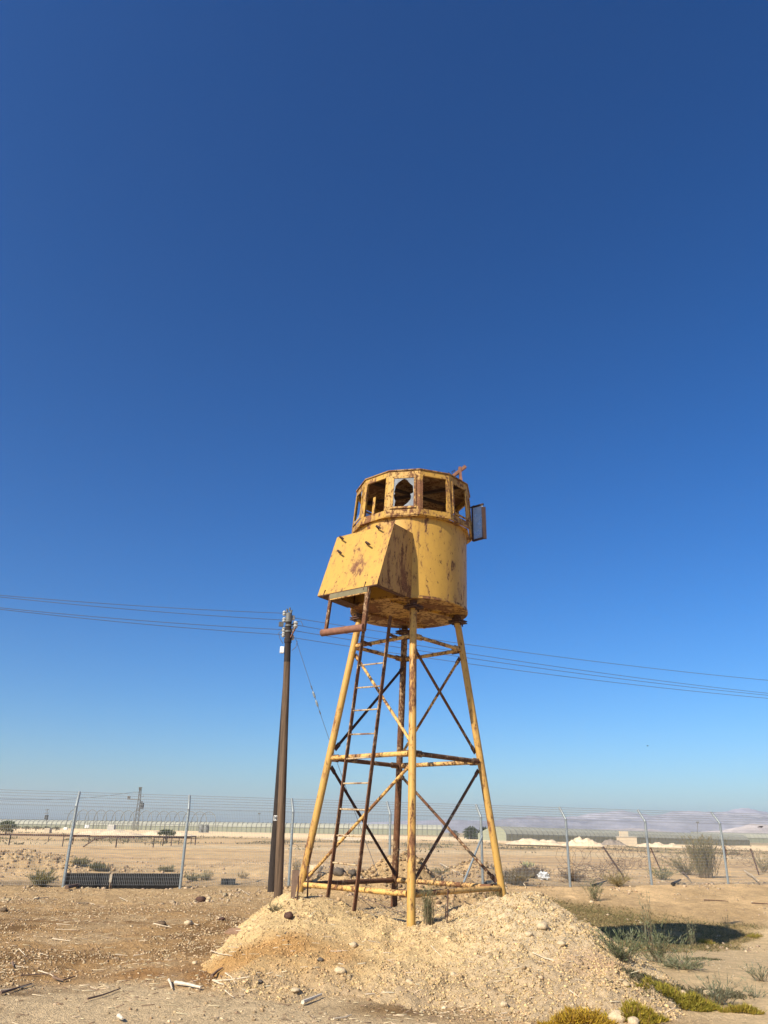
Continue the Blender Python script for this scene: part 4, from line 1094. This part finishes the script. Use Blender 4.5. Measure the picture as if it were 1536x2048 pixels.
rock(322, 1850, 18, 'flat clod coloured dark for its shadow on brown soil left of the pale stone', 'clodm', .5, 'clod', 'clod')  # dark colour stands in for a clod's shadow on the soil
rock(402, 1803, 20, 'reddish brown clod on the soil below the ribbed block', 'rust', .6, 'clod', 'clod')
rock(8, 1822, 12, 'dark clod at the left edge of the soil', 'clodm', .6, 'clod', 'clod')
rock(443, 1840, 10, 'brown crumb of earth beside the rusty sheet', 'rust', .6, 'clod', 'clod')
rock(1183, 1806, 7, 'white pebble on the dry ground cover')
def stick(pix, r, label, mat='stick', name='stick', lift=.012):
    pts = [spot(*q) for q in pix]
    pts = [p + np.array([0, 0, r + lift]) for p in pts]
    n = len(pts)
    return tag(MB().tube(pts, [r * (1 - .45 * i / max(1, n - 1)) for i in range(n)], 7).build(name, M[mat], None, 50, origin=pts[0]), label, 'stick')
stick([(350, 1972), (375, 1976), (401, 1982)], .020, 'thick peeled pale stick on brown soil in the foreground', 'bark')
stick([(337, 1965), (341, 1974), (343, 1982)], .014, 'short curved pale stick beside the thick peeled stick', 'bark')
stick([(174, 2003), (205, 1995), (240, 1982)], .010, 'long dark straight stick in the left foreground', 'stickdark')
stick([(0, 1992), (30, 1983), (62, 1973)], .014, 'dark branch at the left edge of the foreground', 'stickdark')
stick([(0, 1985), (40, 1980), (66, 1972)], .007, 'thin pale twig lying along the dark branch at the left edge')
stick([(40, 1955), (75, 1953), (105, 1952), (112, 1964)], .008, 'crooked dark twig in a loose line left of centre', 'stickdark')
stick([(105, 1960), (125, 1966), (150, 1957)], .012, 'forked brown branch end in the left foreground', 'stickdark')
stick([(76, 1945), (100, 1952), (108, 1958)], .007, 'pale twig running into the forked branch')
stick([(24, 1930), (26, 1938)], .014, 'stubby upright root end at the far left', 'stickdark')
stick([(30, 1936), (52, 1938)], .006, 'short pale twig by the stubby root end')
stick([(104, 1881), (140, 1885)], .007, 'straight pale twig on brown soil, upper left')
stick([(112, 1850), (140, 1852)], .006, 'short pale twig under the fence, upper left')
stick([(110, 1861), (152, 1862)], .005, 'long thin pale twig below the short one, upper left')
stick([(37, 1901), (50, 1914)], .007, 'slanting pale twig near the left edge')
stick([(78, 1909), (96, 1914)], .004, 'thin pale straw left of the slanting twigs')
stick([(230, 1912), (255, 1914)], .006, 'pale twig on soil left of a bent one')
stick([(266, 1915), (288, 1911)], .007, 'bent pale twig in the middle of the soil')
stick([(307, 1850), (325, 1854), (343, 1858)], .009, 'pale stick in front of the dark clod')
stick([(384, 1849), (396, 1853), (399, 1849)], .009, 'hooked pale stick right of the pale stone')
stick([(422, 1905), (440, 1912), (464, 1916)], .007, 'thin pale twig at the left foot of the heap')
stick([(423, 1958), (434, 1948), (445, 1941)], .018, 'short dark billet of wood on the twig pile', 'stickdark')
stick([(430, 1967), (460, 1964), (498, 1959)], .009, 'long brown stick across the twig pile')
stick([(425, 1965), (440, 1972), (448, 1974)], .010, 'pale short stick at the left of the twig pile')
stick([(450, 1950), (462, 1958), (470, 1970)], .007, 'thin curved stick on the twig pile')
stick([(440, 1955), (455, 1962), (462, 1974)], .006, 'thin dark stick under the twig pile', 'stickdark')
stick([(450, 1985), (460, 1994), (467, 1999)], .006, 'pale split twig below the twig pile')
stick([(605, 2012), (622, 2005), (643, 1996)], .020, 'flat pale strip of bark at the foot of the heap', 'bark')
stick([(667, 2043), (690, 2040), (703, 2035)], .009, 'pale twig at the bottom edge below the heap')
stick([(236, 2040), (244, 2046)], .020, 'pale wood chunk at the bottom edge', 'bark')
stick([(1066, 1909), (1090, 1920), (1108, 1926)], .006, 'thin pale stalk on the right half of the heap')
stick([(1140, 1986), (1158, 1998)], .006, 'short straw stalk low on the right of the heap')
stick([(862, 1895), (874, 1908), (884, 1918)], .006, 'pale straw stalk in the middle of the heap')
stick([(67, 1800), (97, 1797)], .012, 'weathered flat branch on soil below the fence, left', 'stick')
stick([(155, 1809), (178, 1808), (190, 1811)], .009, 'pale branch on soil in front of the black sheet wall')
stick([(239, 1797), (256, 1804)], .008, 'pale twig in front of the middle of the black sheet wall')
stick([(1408, 1802), (1440, 1803), (1457, 1805)], .014, 'rusty rod on pale earth inside the fence at right', 'rust', 'rod')
stick([(1503, 1808), (1536, 1810)], .016, 'rusty rod at the right edge inside the fence', 'rust', 'rod')
stick([(488, 1786), (505, 1791), (515, 1784), (518, 1778)], .010, 'arched pale branch left of the brace pole')
stick([(478, 1779), (495, 1790), (500, 1793)], .008, 'crooked dead branch left of the arched one')
# dry brush heaped under the tower
stick([(690, 1784), (722, 1800), (765, 1818), (812, 1836)], .010, 'long dark cane lying along the rim of the hollow under the tower', 'stickdark', lift=.04)
stick([(700, 1780), (735, 1783), (770, 1788)], .006, 'thin cane lying below the tower beams', 'stickdark', lift=.03)
stick([(720, 1798), (755, 1803), (800, 1813)], .006, 'second thin cane below the tower beams', 'stickdark', lift=.03)
stick([(880, 1728), (905, 1742), (927, 1754)], .022, 'pale plank end leaning on the earth pile behind the tower', 'stick', 'board')
stick([(1028, 1755), (1040, 1765), (1050, 1776)], .03, 'broken pale branch by the fence right of the tower', 'stick', lift=.05)
stick([(1350, 1738), (1368, 1752), (1380, 1765)], .03, 'dead grey branch below the largest dry shrub', 'stickdark', lift=.1)
stick([(1490, 1748), (1505, 1758), (1518, 1770)], .03, 'dead pale branch behind the fence at the right', 'stick', lift=.1)
stick([(1185, 1775), (1200, 1770), (1214, 1765)], .04, 'dark length of rubber hose at the fence foot', 'blackplastic', 'hose')
stick([(1345, 1772), (1355, 1767), (1362, 1763)], .05, 'dark scrap of pipe at the fence foot near the right posts', 'blackplastic', 'pipe')
stick([(1150, 1758), (1170, 1758), (1182, 1757)], .02, 'rusty bar on the ground behind the fence beside the bag', 'rust', 'rod')
# rods stuck in the heap by the left leg and by the hollow
def rod(px0, py0, px1, py1, r, label, mat='rust'):
    b = spot(px0, py0); t = at(px1, py1, b[1]); tag(MB().tube([b - [0, 0, .1], (b + t) / 2 + [.006, 0, 0], t], r, 7).build('iron_rod', M[mat], None, 50, origin=b), label, 'iron rod')
rod(594, 1800, 597, 1752, .012, 'rusty rod stuck in the heap, left one of two by the left leg')
rod(615, 1797, 615, 1732, .012, 'rusty rod stuck in the heap, right one of two by the left leg')
rod(889, 1840, 892, 1812, .008, 'short rusty rod standing in the hollow right of the plant', 'rustdark')
rod(893, 1845, 896, 1778, .009, 'tall rusty rod standing in the hollow right of the plant', 'rust')
b = spot(584, 1797); t = at(593, 1740, b[1])
tag(MB().slab([b + [-.02, 0, 0], b + [.04, 0, 0], t + [.05, 0, 0], t + [-.06, 0, 0]], (0, -1, 0), .012).build('wood_slat', M['stickdark'], None, origin=b), 'splintered brown slat leaning against the foot of the left leg', 'slat')
b = spot(470, 1872)
tag(MB().slab([b + np.array([-.16, .05, .02]), b + np.array([.22, -.02, .0]), b + np.array([.30, .12, .07]), b + np.array([-.10, .16, .07])], (0, -.3, 1), .01).build('rusty_sheet', M['sheetrust'], None, origin=b), 'scrap of rusty sheet metal half buried at the left edge of the heap', 'sheet metal')
# crumpled bag
p = spot(1087, 1760); s = np.linalg.norm(p - EYE) / F
V = np.repeat(ICO_V[None], 1, 0)[0]
bagp = []
bm_n = 10
mb = MB(); rows = []
for i in range(bm_n + 1):
    th = pi * i / bm_n; row = []
    for k in range(18):
        a = 2 * pi * k / 18; rr_ = 1 + .9 * float(fbm(3.2 * cos(a) * sin(th) + 5 + 3 * cos(th), 3.2 * sin(a) * sin(th) + 2, 3))
        row.append(p + np.array([cos(a) * sin(th) * .21 * rr_, sin(a) * sin(th) * .16 * rr_, (.13 + cos(th) * .13 * rr_)]))
    rows.append(row)
mb.v = [tuple(q) for r_ in rows for q in r_]
mb.f = [(i * 18 + k, i * 18 + (k + 1) % 18, (i + 1) * 18 + (k + 1) % 18, (i + 1) * 18 + k)[::-1] for i in range(bm_n) for k in range(18)]
tag(mb.build('plastic_bag', M['bag'], None, origin=p), 'crumpled grey-white plastic bag lying against brush behind the fence', 'plastic bag')
p = spot(1055, 1735)
plant('tumbleweed', 'pale yellow-green tuft on top of the brushwood behind the fence', 'tuft', p, .40, .55, stems=60, leaves=800, leaf=(.10, .02), col=(.50, .52, .26), scol=(.4, .4, .22), up=.8)

# black sheet wall behind the left fence bay
def ribbed_wall(pa, pb, h, nrib, parent):
    pa = np.asarray(pa, float); pb = np.asarray(pb, float); d = pb - pa
    n = np.array([d[1], -d[0], 0]); n /= np.linalg.norm(n)
    mb = MB()
    k = nrib * 2
    top, bot = [], []
    for i in range(k + 1):
        q = pa + d * i / k + n * (.005 if i % 2 else 0)
        sag = 0
        bot.append(q + [0, 0, -.25]); top.append(q + [0, 0, h + sag])
    mb.v = [tuple(q) for q in bot + top]; m = k + 1
    mb.f = [(i, i + 1, m + i + 1, m + i) for i in range(k)]
    o = mb.build('sheet_panel', M['blackplastic'], parent)
    so = o.modifiers.new('thick', 'SOLIDIFY'); so.thickness = .03
    return o
w0, wm, w1 = at(131, 1746, 23.75), at(224, 1747, 24.12), at(363, 1747, 24.72)
wall = thing('sheet_wall', 'low black ribbed sheet wall standing behind the left bay of the fence', 'barrier', (w0[0], 23.75, 0))
hh_ = .0
def grd(q): return np.array([q[0], q[1], float(gz(q[0], q[1])) - .1])
for a, b in ((w0, wm - [.03, 0, 0]), (wm + [.03, .03, 0], w1)):
    ga, gb = grd(a), grd(b); zt = (a[2] + b[2]) / 2
    lowz = min(ga[2], gb[2]); ga[2] = gb[2] = lowz
    ribbed_wall(ga, gb, zt - lowz, 9 if b[0] < wm[0] + 1 and a is w0 else 14, wall)
MB().box(wm + [0.0, -.05, -.12], (.07, .04, .2)).build('end_strip', M['stick'], wall)
for q, hx in ((w0, .4), (wm, .4), (w1, .35)):
    gq = grd(q); MB().tube([gq - [0, 0, .2], np.array([q[0], q[1] + .06, q[2] - .02])], .025, 8).build('stake', M['rustdark'], wall)
stick([(132, 1782), (165, 1774), (205, 1764)], .05, 'dark warped board lying before the black sheet wall', 'stickdark', 'board', lift=.03)
# ribbed block on the ground
p = spot(456, 1769)
blk = thing('ribbed_block', 'small dark ribbed plastic block on the ground beyond the black sheet wall', 'block', p)
sc_ = np.linalg.norm(p - EYE) / F
MB().box(p + [0, 0, .08], (.40, .2, .14), .12).build('core', M['drygrey'], blk)
for i in range(9):
    x = -.2 + .4 * i / 8; MB().box(p + np.array([x * cos(.12), x * sin(.12), .085]), (.022, .235, .165), .12).build('rib', M['drygrey'], blk)

# ------------------------------------------------------------------ rusty corral rail
rail = thing('pipe_railing', 'low rusty pipe railing on posts across the flat ground at left', 'railing', (*at(200, 1690, 56)[:2], 0))
def rp(px, py): return spot(px, py)
for row, hz, y_ in (([(-40, 1690.5), (17.6, 1690.5), (124.6, 1693), (231.5, 1695), (306, 1695), (342, 1692), (390, 1690)], .74, None), ([(-30, 1683), (96, 1684), (145, 1689), (177, 1685), (255.5, 1686.5), (325, 1692), (333, 1687), (357, 1689), (381.5, 1688.6)], .62, None)):
    tops = []
    for q in row:
        b = rp(*q); t = b + np.array([0, 0, hz]); tops.append(t)
        MB().tube([b - [0, 0, .3], t], .045, 8).build('post', M['rustdark'], rail)
    tops.sort(key=lambda q: q[0])
    for a, b in zip(tops[:-1], tops[1:]):
        MB().tube([a, b], .042, 8).build('rail', M['rust'], rail)
a, b, c = rp(166, 1694), at(189.5, 1678.5, 57), at(217, 1673.5, 57)
MB().tube([a, b, c, at(270, 1675, 57)], .045, 8).build('bent_rail', M['rust'], rail)

# old leaning fence posts beyond the fence, wire tangled between them
def old_post(px0, py0, px1, py1, label, y=None):
    b = spot(px0, py0); t = at(px1, py1, b[1] + .1)
    return tag(MB().tube([b - [0, 0, .2], b, t], .036, 8).build('old_post', M['rust'], None, 50, origin=b), label, 'fence post', 'old leaning posts beyond the fence'), b, t
ops = [old_post(1250, 1758, 1206, 1693, 'rusty post leaning far to the left above the straw-coloured bush'),
       old_post(1322, 1742, 1301, 1695, 'rusty post leaning left close to the second right-hand fence post'),
       old_post(1391, 1735, 1386, 1688, 'nearly upright old post in the left side of the largest dry shrub'),
       old_post(1453, 1735, 1450, 1692, 'upright old post hidden behind the last fence post in view'),
       old_post(1518, 1750, 1501, 1697, 'old post leaning left near the right edge of the view')]
V = []; Q = []
for (o1, b1, t1), (o2, b2, t2) in zip(ops[:-1], ops[1:]):
    for s in range(7):
        f0, f1 = rng.uniform(.2, .95, 2); p0 = b1 + (t1 - b1) * f0; p1 = b2 + (t2 - b2) * f1; n = 34
        tt = np.linspace(0, 1, n)[:, None]; loop = rng.uniform(.04, .28); ph = rng.uniform(0, 6); fq = rng.uniform(12, 40)
        pts = p0 + (p1 - p0) * tt + loop * np.concatenate([np.cos(tt * fq + ph), .6 * np.sin(tt * fq * .7 + ph), np.sin(tt * fq + ph) - .3], 1)
        mb = MB().tube(list(pts), .0055, 3, False); k = len(V); V += mb.v; Q += [tuple(i + k for i in f) for f in mb.f]
P0 = at(1120, 1725, 30); P1 = ops[0][1]
for s in range(14):
    n = 40; tt = np.linspace(0, 1, n)[:, None]; loop = rng.uniform(.08, .4); ph = rng.uniform(0, 6); fq = rng.uniform(8, 34) * (1 + .3 * np.sin(tt * 9 + ph))
    pts = P0 + np.array([0, 0, rng.uniform(-.7, .4)]) + (P1 + [0, 0, .7] - P0) * tt + loop * np.concatenate([np.cos(tt * fq + ph), .6 * np.sin(tt * fq * .7 + ph), np.sin(tt * fq + ph)], 1)
    mb = MB().tube(list(pts), .006, 3, False); k = len(V); V += mb.v; Q += [tuple(i + k for i in f) for f in mb.f]
tag(mesh_np('wire_tangle', V, [np.array(Q)], M['rust']), kind='stuff')

# ------------------------------------------------------------------ far things
def greenhouse(label, A, B, wallh, ridgeh, depth, nb, group='long net greenhouses on the plain'):
    A = np.asarray(A, float); B = np.asarray(B, float); d = B - A; L = np.linalg.norm(d); d = d / L
    n = np.array([-d[1], d[0], 0])                     # away from the camera
    t = thing('greenhouse', label, 'greenhouse', A, group)
    prof_ = [(0, 0), (0, wallh), (.6, wallh + .55 * (ridgeh - wallh)), (1.7, wallh + .9 * (ridgeh - wallh)), (depth / 2, ridgeh), (depth, wallh), (depth, 0)]
    def sec(s, off=0.0): return [A + d * s + n * (q[0] - off) + np.array([0, 0, q[1] + off]) for q in prof_]
    a, b = sec(0), sec(L); k = len(prof_)
    w = MB().add([a[0], a[1], b[1], b[0], a[-1], a[-2], b[-2], b[-1]], [(0, 3, 2, 1), (4, 5, 6, 7)]); w.f.append(()) if False else None
    w.build('side_net', M['net'], t)
    MB().add(a[1:6] + b[1:6], [(i, i + 5, i + 6, i + 1) for i in range(4)]).build('roof_net', M['netroof'], t)
    MB().add(a, [tuple(range(k))]).build('end_wall', M['net'], t); MB().add(b, [tuple(range(k))]).build('end_wall', M['net'], t)
    hoop = None
    for i in range(nb + 1):
        s = L * i / nb
        if hoop is None:
            q = sec(0, .06); hoop = MB().tube([q[0] - [0, 0, .06]] + q[1:5], .075, 4).build('hoop', M['hoop'], t); o0_ = A
        else:
            o = hoop.copy(); C.objects.link(o); o.parent = t; o.location = d * s
    MB().bar(a[1] - n * .07, b[1] - n * .07, .08, .10).build('gutter', M['hoop'], t)
    return t
def gpt(px, py, y):
    p = at(px, py, y); return p
zl = lambda p: np.array([p[0], p[1], min(p[2], float(gz(p[0], p[1])))])
A_ = at(-40, 1658, 310); B_ = at(884, 1670.5, 300)
greenhouse('long low pale green greenhouse across the horizon left of the tower', A_, B_, 1.9, 3.55, 9, 96)
A_ = at(1013, 1684, 200); B_ = at(1500, 1691, 296)
greenhouse('pale ribbed net greenhouse on the plain right of the tower', A_, B_, 1.75, 3.5, 9, 64)
A_ = at(1395, 1683, 390); B_ = at(1640, 1688, 400)
greenhouse('farther pale greenhouse at the right edge, mostly behind the nearer one', A_, B_, 2.0, 4.2, 9, 30)
# low hut wall between the palms and the greenhouse
p0, p1 = at(930, 1681, 215), at(1010, 1684, 208)
tag(MB().bar(p0 + [0, 0, .35], p1 + [0, 0, .35], .5, 1.5).build('low_wall', M['concrete'], None, origin=p0), 'low pale wall in front of the dark bushy palms', 'wall')
# skeleton of a tunnel greenhouse
fr = thing('tunnel_frame', 'bare steel hoops of an uncovered tunnel greenhouse on the left horizon', 'greenhouse frame', at(280, 1660, 200))
dirs = np.array([-.68, .74, 0]); dirs /= np.linalg.norm(dirs)
arch = None
hs = [(155 + 18.3 * i) for i in range(16)]
for i, px in enumerate(hs):
    b = at(px, 1657.5 + .018 * (px - 155), 200)
    if arch is None:
        pts = [b, b + [0, 0, 2.1]] + [b + dirs * (3.6 - 3.6 * cos(a)) + np.array([0, 0, 2.1 + 2.3 * sin(a)]) for a in np.linspace(.25, pi, 11)] + [b + dirs * 7.2]
        arch = MB().tube(pts, .075, 5).build('hoop', M['hoop'], fr); ab = b
    else:
        o = arch.copy(); C.objects.link(o); o.parent = fr; o.location = np.array(arch.location) + (b - ab)
a, b = at(155, 1646, 200), at(445, 1651, 200)
MB().tube([a, b], .05, 5).build('purlin', M['hoop'], fr)
MB().tube([at(128, 1627, 207), at(430, 1629, 207)], .03, 5).build('purlin', M['hoop'], fr)
# dark heap of stored crates inside it
for px, w in ((403, 7), (412, 7)):
    p = at(px, 1660, 205); tag(MB().lathe(p - [0, 0, .6], [(.7, 0), (.75, 1.2), (.6, 1.7), (.2, 1.9)], 10).build('net_roll', M['hoop'], None, 40, origin=p), 'dark bundle of netting under the last bare hoops, the %s of two' % ('left' if px == 403 else 'right'), 'bundle', 'netting bundles')
# lattice mast with transformer
def lattice(name, label, base, top, w0, w1, nseg, mats, cat='utility pole'):
    t = thing(name, label, cat, base)
    base = np.asarray(base); top = np.asarray(top)
    mb = MB()
    def c(s, i):
        w = w0 + (w1 - w0) * s; return base + (top - base) * s + np.array([(-1, 1, 1, -1)[i] * w / 2, (-1, -1, 1, 1)[i] * w / 2, 0])
    for i in range(4): mb.tube([c(0, i), c(1, i)], .06, 4)
    for k in range(nseg):
        for i in range(4): mb.tube([c(k / nseg, i), c((k + 1) / nseg, (i + 1) % 4)], .035, 4)
    mb.build('mast', mats, t)
    return t
D_ = 190
mb_ = at(271, 1662, D_); mt_ = at(281, 1577, D_)
mast = lattice('lattice_pole', 'grey lattice power pole with hanging transformer on the left horizon', mb_, mt_, .95, .35, 9, M['galvdark'])
def mp(px, py): return at(px, py, D_)
MB().bar(mp(255, 1598.5), mp(280, 1600), .14, .14).build('cross_arm', M['galvdark'], mast)
MB().bar(mp(267, 1584.5), mp(282, 1584), .12, .10).build('cross_arm', M['galvdark'], mast)
MB().bar(mp(276, 1620.5), mp(287, 1619.5), .3, .10).build('platform', M['galvdark'], mast)
for px in (256, 259):
    MB().tube([mp(px, 1598), mp(px + .5, 1592)], [.14, .22], 8).build('insulator', M['galvdark'], mast)
MB().box(mp(283.5, 1611.5), (.85, .8, 1.25)).build('transformer', M['drygrey'], mast, bevel=.1)
for px in (281, 284): MB().tube([mp(px, 1606), mp(px, 1602)], .13, 6).build('bushing', M['drygrey'], mast)
lamp = MB().box(mp(281, 1575.5), (.75, .5, .25), .3).box(mp(279.5, 1578), (.4, .4, .35), .3); lamp.build('floodlight', M['galvdark'], mast)
MB().tube([mp(281, 1592), mp(286, 1594), mp(287, 1590)], .05, 5).build('arm', M['galvdark'], mast)
MB().bar(mp(248, 1652), mp(272, 1651.5), .1, .1).build('stay_rail', M['galvdark'], mast)
cable('power_cable', mp(267, 1584), at(-60, 1594, 150), 1.0, 'faint far cable running left from the lattice power pole', None, .035)
p0 = at(93, 1652, 300); tp = at(94.5, 1618, 300)
pole2 = thing('power_pole', 'small distant power pole with transformer at the far left horizon', 'utility pole', p0)
MB().tube([p0, tp], .13, 8).build('pole', M['galvdark'], pole2)
MB().bar(at(90, 1620, 300), at(98, 1619, 300), .2, .2).build('cross_arm', M['galvdark'], pole2)
MB().bar(at(89, 1626.5, 300), at(97, 1626, 300), .2, .2).build('cross_arm', M['galvdark'], pole2)
MB().box(at(93, 1634.5, 300), (1.0, .9, 1.5)).build('transformer', M['drygrey'], pole2)
def lamp_post(px, py0, py1, y, label):
    b = at(px, py0, y); t = at(px + .5, py1, y); o = thing('floodlight_mast', label, 'floodlight', b, 'distant floodlight masts')
    MB().tube([b, t], .09, 6).build('pole', M['galvdark'], o); MB().box(t + [0, 0, .15], (.9, .4, .5)).build('lamp_head', M['galvdark'], o)
lamp_post(1394.5, 1668, 1646, 260, 'thin floodlight mast above the right-hand greenhouse')
lamp_post(518, 1660, 1628, 320, 'thin distant mast above the left greenhouse near the utility pole')
# concrete blocks and hut
def block(px, py, w, h, d, y, label, mat='concrete', name='concrete_block'):
    p = at(px, py, y); s = y / F; return tag(MB().box(p + [0, 0, h * s / 2], (w * s, d, h * s), .1).build(name, M[mat], None, origin=p, bevel=.04), label, 'block')
block(222, 1665, 12, 13, 1.4, 130, 'pale upright concrete block near the lattice power pole')
block(95, 1667, 10, 9, 1.2, 120, 'small stone-coloured block on the flat ground at far left', 'hut')
block(131, 1659.5, 6, 4, 1.0, 200, 'tiny white block under the bare hoops', 'white')
block(174, 1656, 7, 5, 1.0, 220, 'white tank at the foot of the greenhouse hoops', 'white')
hp_ = at(1254, 1687.5, 150)
hut = thing('hut', 'small sand-coloured flat hut with a lower front wall before the right greenhouse', 'hut', hp_)
MB().box(hp_ + [0, 0, .5], (3.1, 2.0, 1.3)).build('front_wall', M['hut'], hut); MB().box(hp_ + [.2, 2.2, 1.0], (1.3, 1.5, 2.2)).build('back_block', M['hut'], hut)
MB().box(hp_ + [0, 0, 1.18], (3.3, 2.2, .07)).build('roof', M['concrete'], hut)
# heaps of pale earth on the plain
def far_heap(px, py, w, h, y, label, col):
    p = at(px, py, y); s = y / F; nx, ny = 40, 14; u = np.linspace(-1, 1, nx); v = np.linspace(-1, 1, ny); U, Vv = np.meshgrid(u, v)
    X = p[0] + U * w * s / 2; Y = p[1] + Vv * w * s * .25
    Z = p[2] + h * s * np.clip((1 - U * U) * (1 - Vv * Vv) * (1 + .9 * fbm(U * 2.4 + px, Vv * 2, 4)), 0, 2) - .15
    q = np.arange(ny - 1)[:, None] * nx + np.arange(nx - 1)[None]
    q = np.stack([q, q + 1, q + nx + 1, q + nx], -1).reshape(-1, 4)
    n = fbm(U * 5 + px, Vv * 5, 3).reshape(-1, 1)
    return tag(mesh_np('earth_heap', np.stack([X, Y, Z], -1).reshape(-1, 3), [q], M['ground'], smooth=True, col=np.clip(np.asarray(col) * (1 + .3 * n), 0, 1), origin=None), kind='structure')
CREAM = (.72, .57, .37)
far_heap(1070, 1687, 110, 9, 120, '', CREAM); far_heap(1165, 1690, 80, 12, 115, '', CREAM); far_heap(1225, 1688, 50, 8, 118, '', (.28, .23, .18))
far_heap(220, 1668, 130, 7, 120, '', CREAM); far_heap(330, 1669, 120, 7, 125, '', CREAM); far_heap(1320, 1692, 90, 7, 112, '', CREAM)
far_heap(700, 1678, 120, 4, 140, '', CREAM); far_heap(60, 1672, 160, 4, 110, '', CREAM)
# trees and bushes far off
def tree(px, py, w, h, y, label, col, group, name='bushy_palm', n=700):
    p = at(px, py, y); s = y / F; W, Hh = w * s / 2, h * s; p[2] = max(p[2], float(gz(p[0], p[1])))
    t = thing(name, label, 'tree' if 'palm' in name else 'bush', p, group)
    MB().tube([p - [0, 0, 1.5], p + [0, 0, Hh * .25], p + [0, 0, Hh * .6]], [W * .10, W * .08, W * .05], 8).build('trunk', M['trunk'], t)
    a = rng.uniform(0, 2 * pi, n); el = rng.uniform(-.75, 1.4, n); c0 = p + np.array([0, 0, Hh * .42])
    D = np.stack([np.cos(a) * np.cos(el), np.sin(a) * np.cos(el), np.sin(el)], -1)
    k = rng.random(n) ** .5 * .8
    V, Q, m = strips(c0 + D * np.array([W, W, Hh * .55]) * k[:, None], D + rng.normal(0, .3, (n, 3)), np.full(n, .30 * min(W, Hh)) * rng.uniform(.6, 1.3, n), np.full(n, .10 * W), np.full(n, .35), 3)
    mesh_np('crown', V, [Q], M['leaf'], t, col=np.repeat(vary(col, n, .35), m, 0))
tree(942, 1679, 32, 24, 212, 'left of three dark bushy palms beyond the tower base', (.060, .075, .035), 'dark palms beyond the tower')
tree(969, 1680, 28, 24, 213, 'middle of three dark bushy palms beyond the tower base', (.055, .07, .035), 'dark palms beyond the tower')
tree(1000, 1681, 26, 22, 214, 'right of three dark bushy palms, next to the greenhouse end', (.060, .07, .035), 'dark palms beyond the tower')
tree(908, 1674, 22, 12, 240, 'low dark shrub left of the three dark palms', (.08, .08, .05), None, 'far_bush', 300)
tree(333, 1671, 40, 11, 105, 'low dark green bush right of the lattice power pole', (.085, .10, .05), 'bushes on the far plain', 'far_bush', 500)
tree(12, 1664, 30, 14, 120, 'brown-green bush at the far left edge of the plain', (.20, .18, .09), 'bushes on the far plain', 'far_bush', 500)
tree(14, 1656, 34, 14, 180, 'dark green bush behind the brown-green one at far left', (.10, .12, .06), 'bushes on the far plain', 'far_bush', 400)
for i, px in enumerate((32, 52, 72, 92, 112)):
    tree(px, 1657.5 + .02 * px, 22, 6, 200, 'low dark planting mound at far left, %s of five' % (('leftmost', 'second from left', 'middle one', 'second from right', 'rightmost')[i]), (.12, .115, .075), 'covered planting rows', 'far_bush', 200)
# bird in the sky, birds on the fence
def bird(p, s, label, ang=.3, fly=True):
    p = np.asarray(p, float); t = thing('bird', label, 'bird', p)
    MB().tube([p + [-.5 * s, 0, -.02 * s], p + [-.2 * s, 0, .02 * s], p + [.15 * s, 0, .03 * s], p + [.38 * s, 0, .06 * s], p + [.5 * s, 0, .05 * s]], [.02 * s, .10 * s, .13 * s, .08 * s, .015 * s], 8).build('body', M['bird'], t, 60)
    for sd in (-1, 1):
        w = [p + np.array([.2 * s, 0, .06 * s]), p + np.array([.25 * s, sd * .5 * s, .30 * s]), p + np.array([-.05 * s, sd * 1.0 * s, .22 * s]), p + np.array([-.12 * s, sd * .45 * s, .20 * s]), p + np.array([-.2 * s, 0, .05 * s])]
        if not fly: w = [p + np.array([.2 * s, sd * .1 * s, .06 * s]), p + np.array([0, sd * .14 * s, .08 * s]), p + np.array([-.55 * s, sd * .06 * s, -.06 * s]), p + np.array([-.1 * s, sd * .13 * s, -.06 * s])]
        MB().slab(w, (0, .2, 1), .012 * s).build('wing', M['bird'], t)
    return t
bird(at(1295, 1492, 60), .17, 'tiny dark bird flying over the plain at right')
bird(at(1521, 1654, 30), .22, 'small dark bird perched on the fence wires at the right edge', fly=False)

# ------------------------------------------------------------------ air
hz = MB().box((0, 0, 0), (1, 1, 1))
hm = bpy.data.materials.new('air'); hm.use_nodes = True; hm.node_tree.nodes.clear()
vol = hm.node_tree.nodes.new('ShaderNodeVolumePrincipled'); mo = hm.node_tree.nodes.new('ShaderNodeOutputMaterial')
vol.inputs['Color'].default_value = (.74, .86, 1.0, 1); vol.inputs['Density'].default_value = 1.4e-4; vol.inputs['Anisotropy'].default_value = .38
hm.node_tree.links.new(vol.outputs[0], mo.inputs['Volume'])
air = hz.build('haze', hm); air.scale = (11600, 11600, 186); air.location = (0, 0, 87); tag(air, kind='stuff')
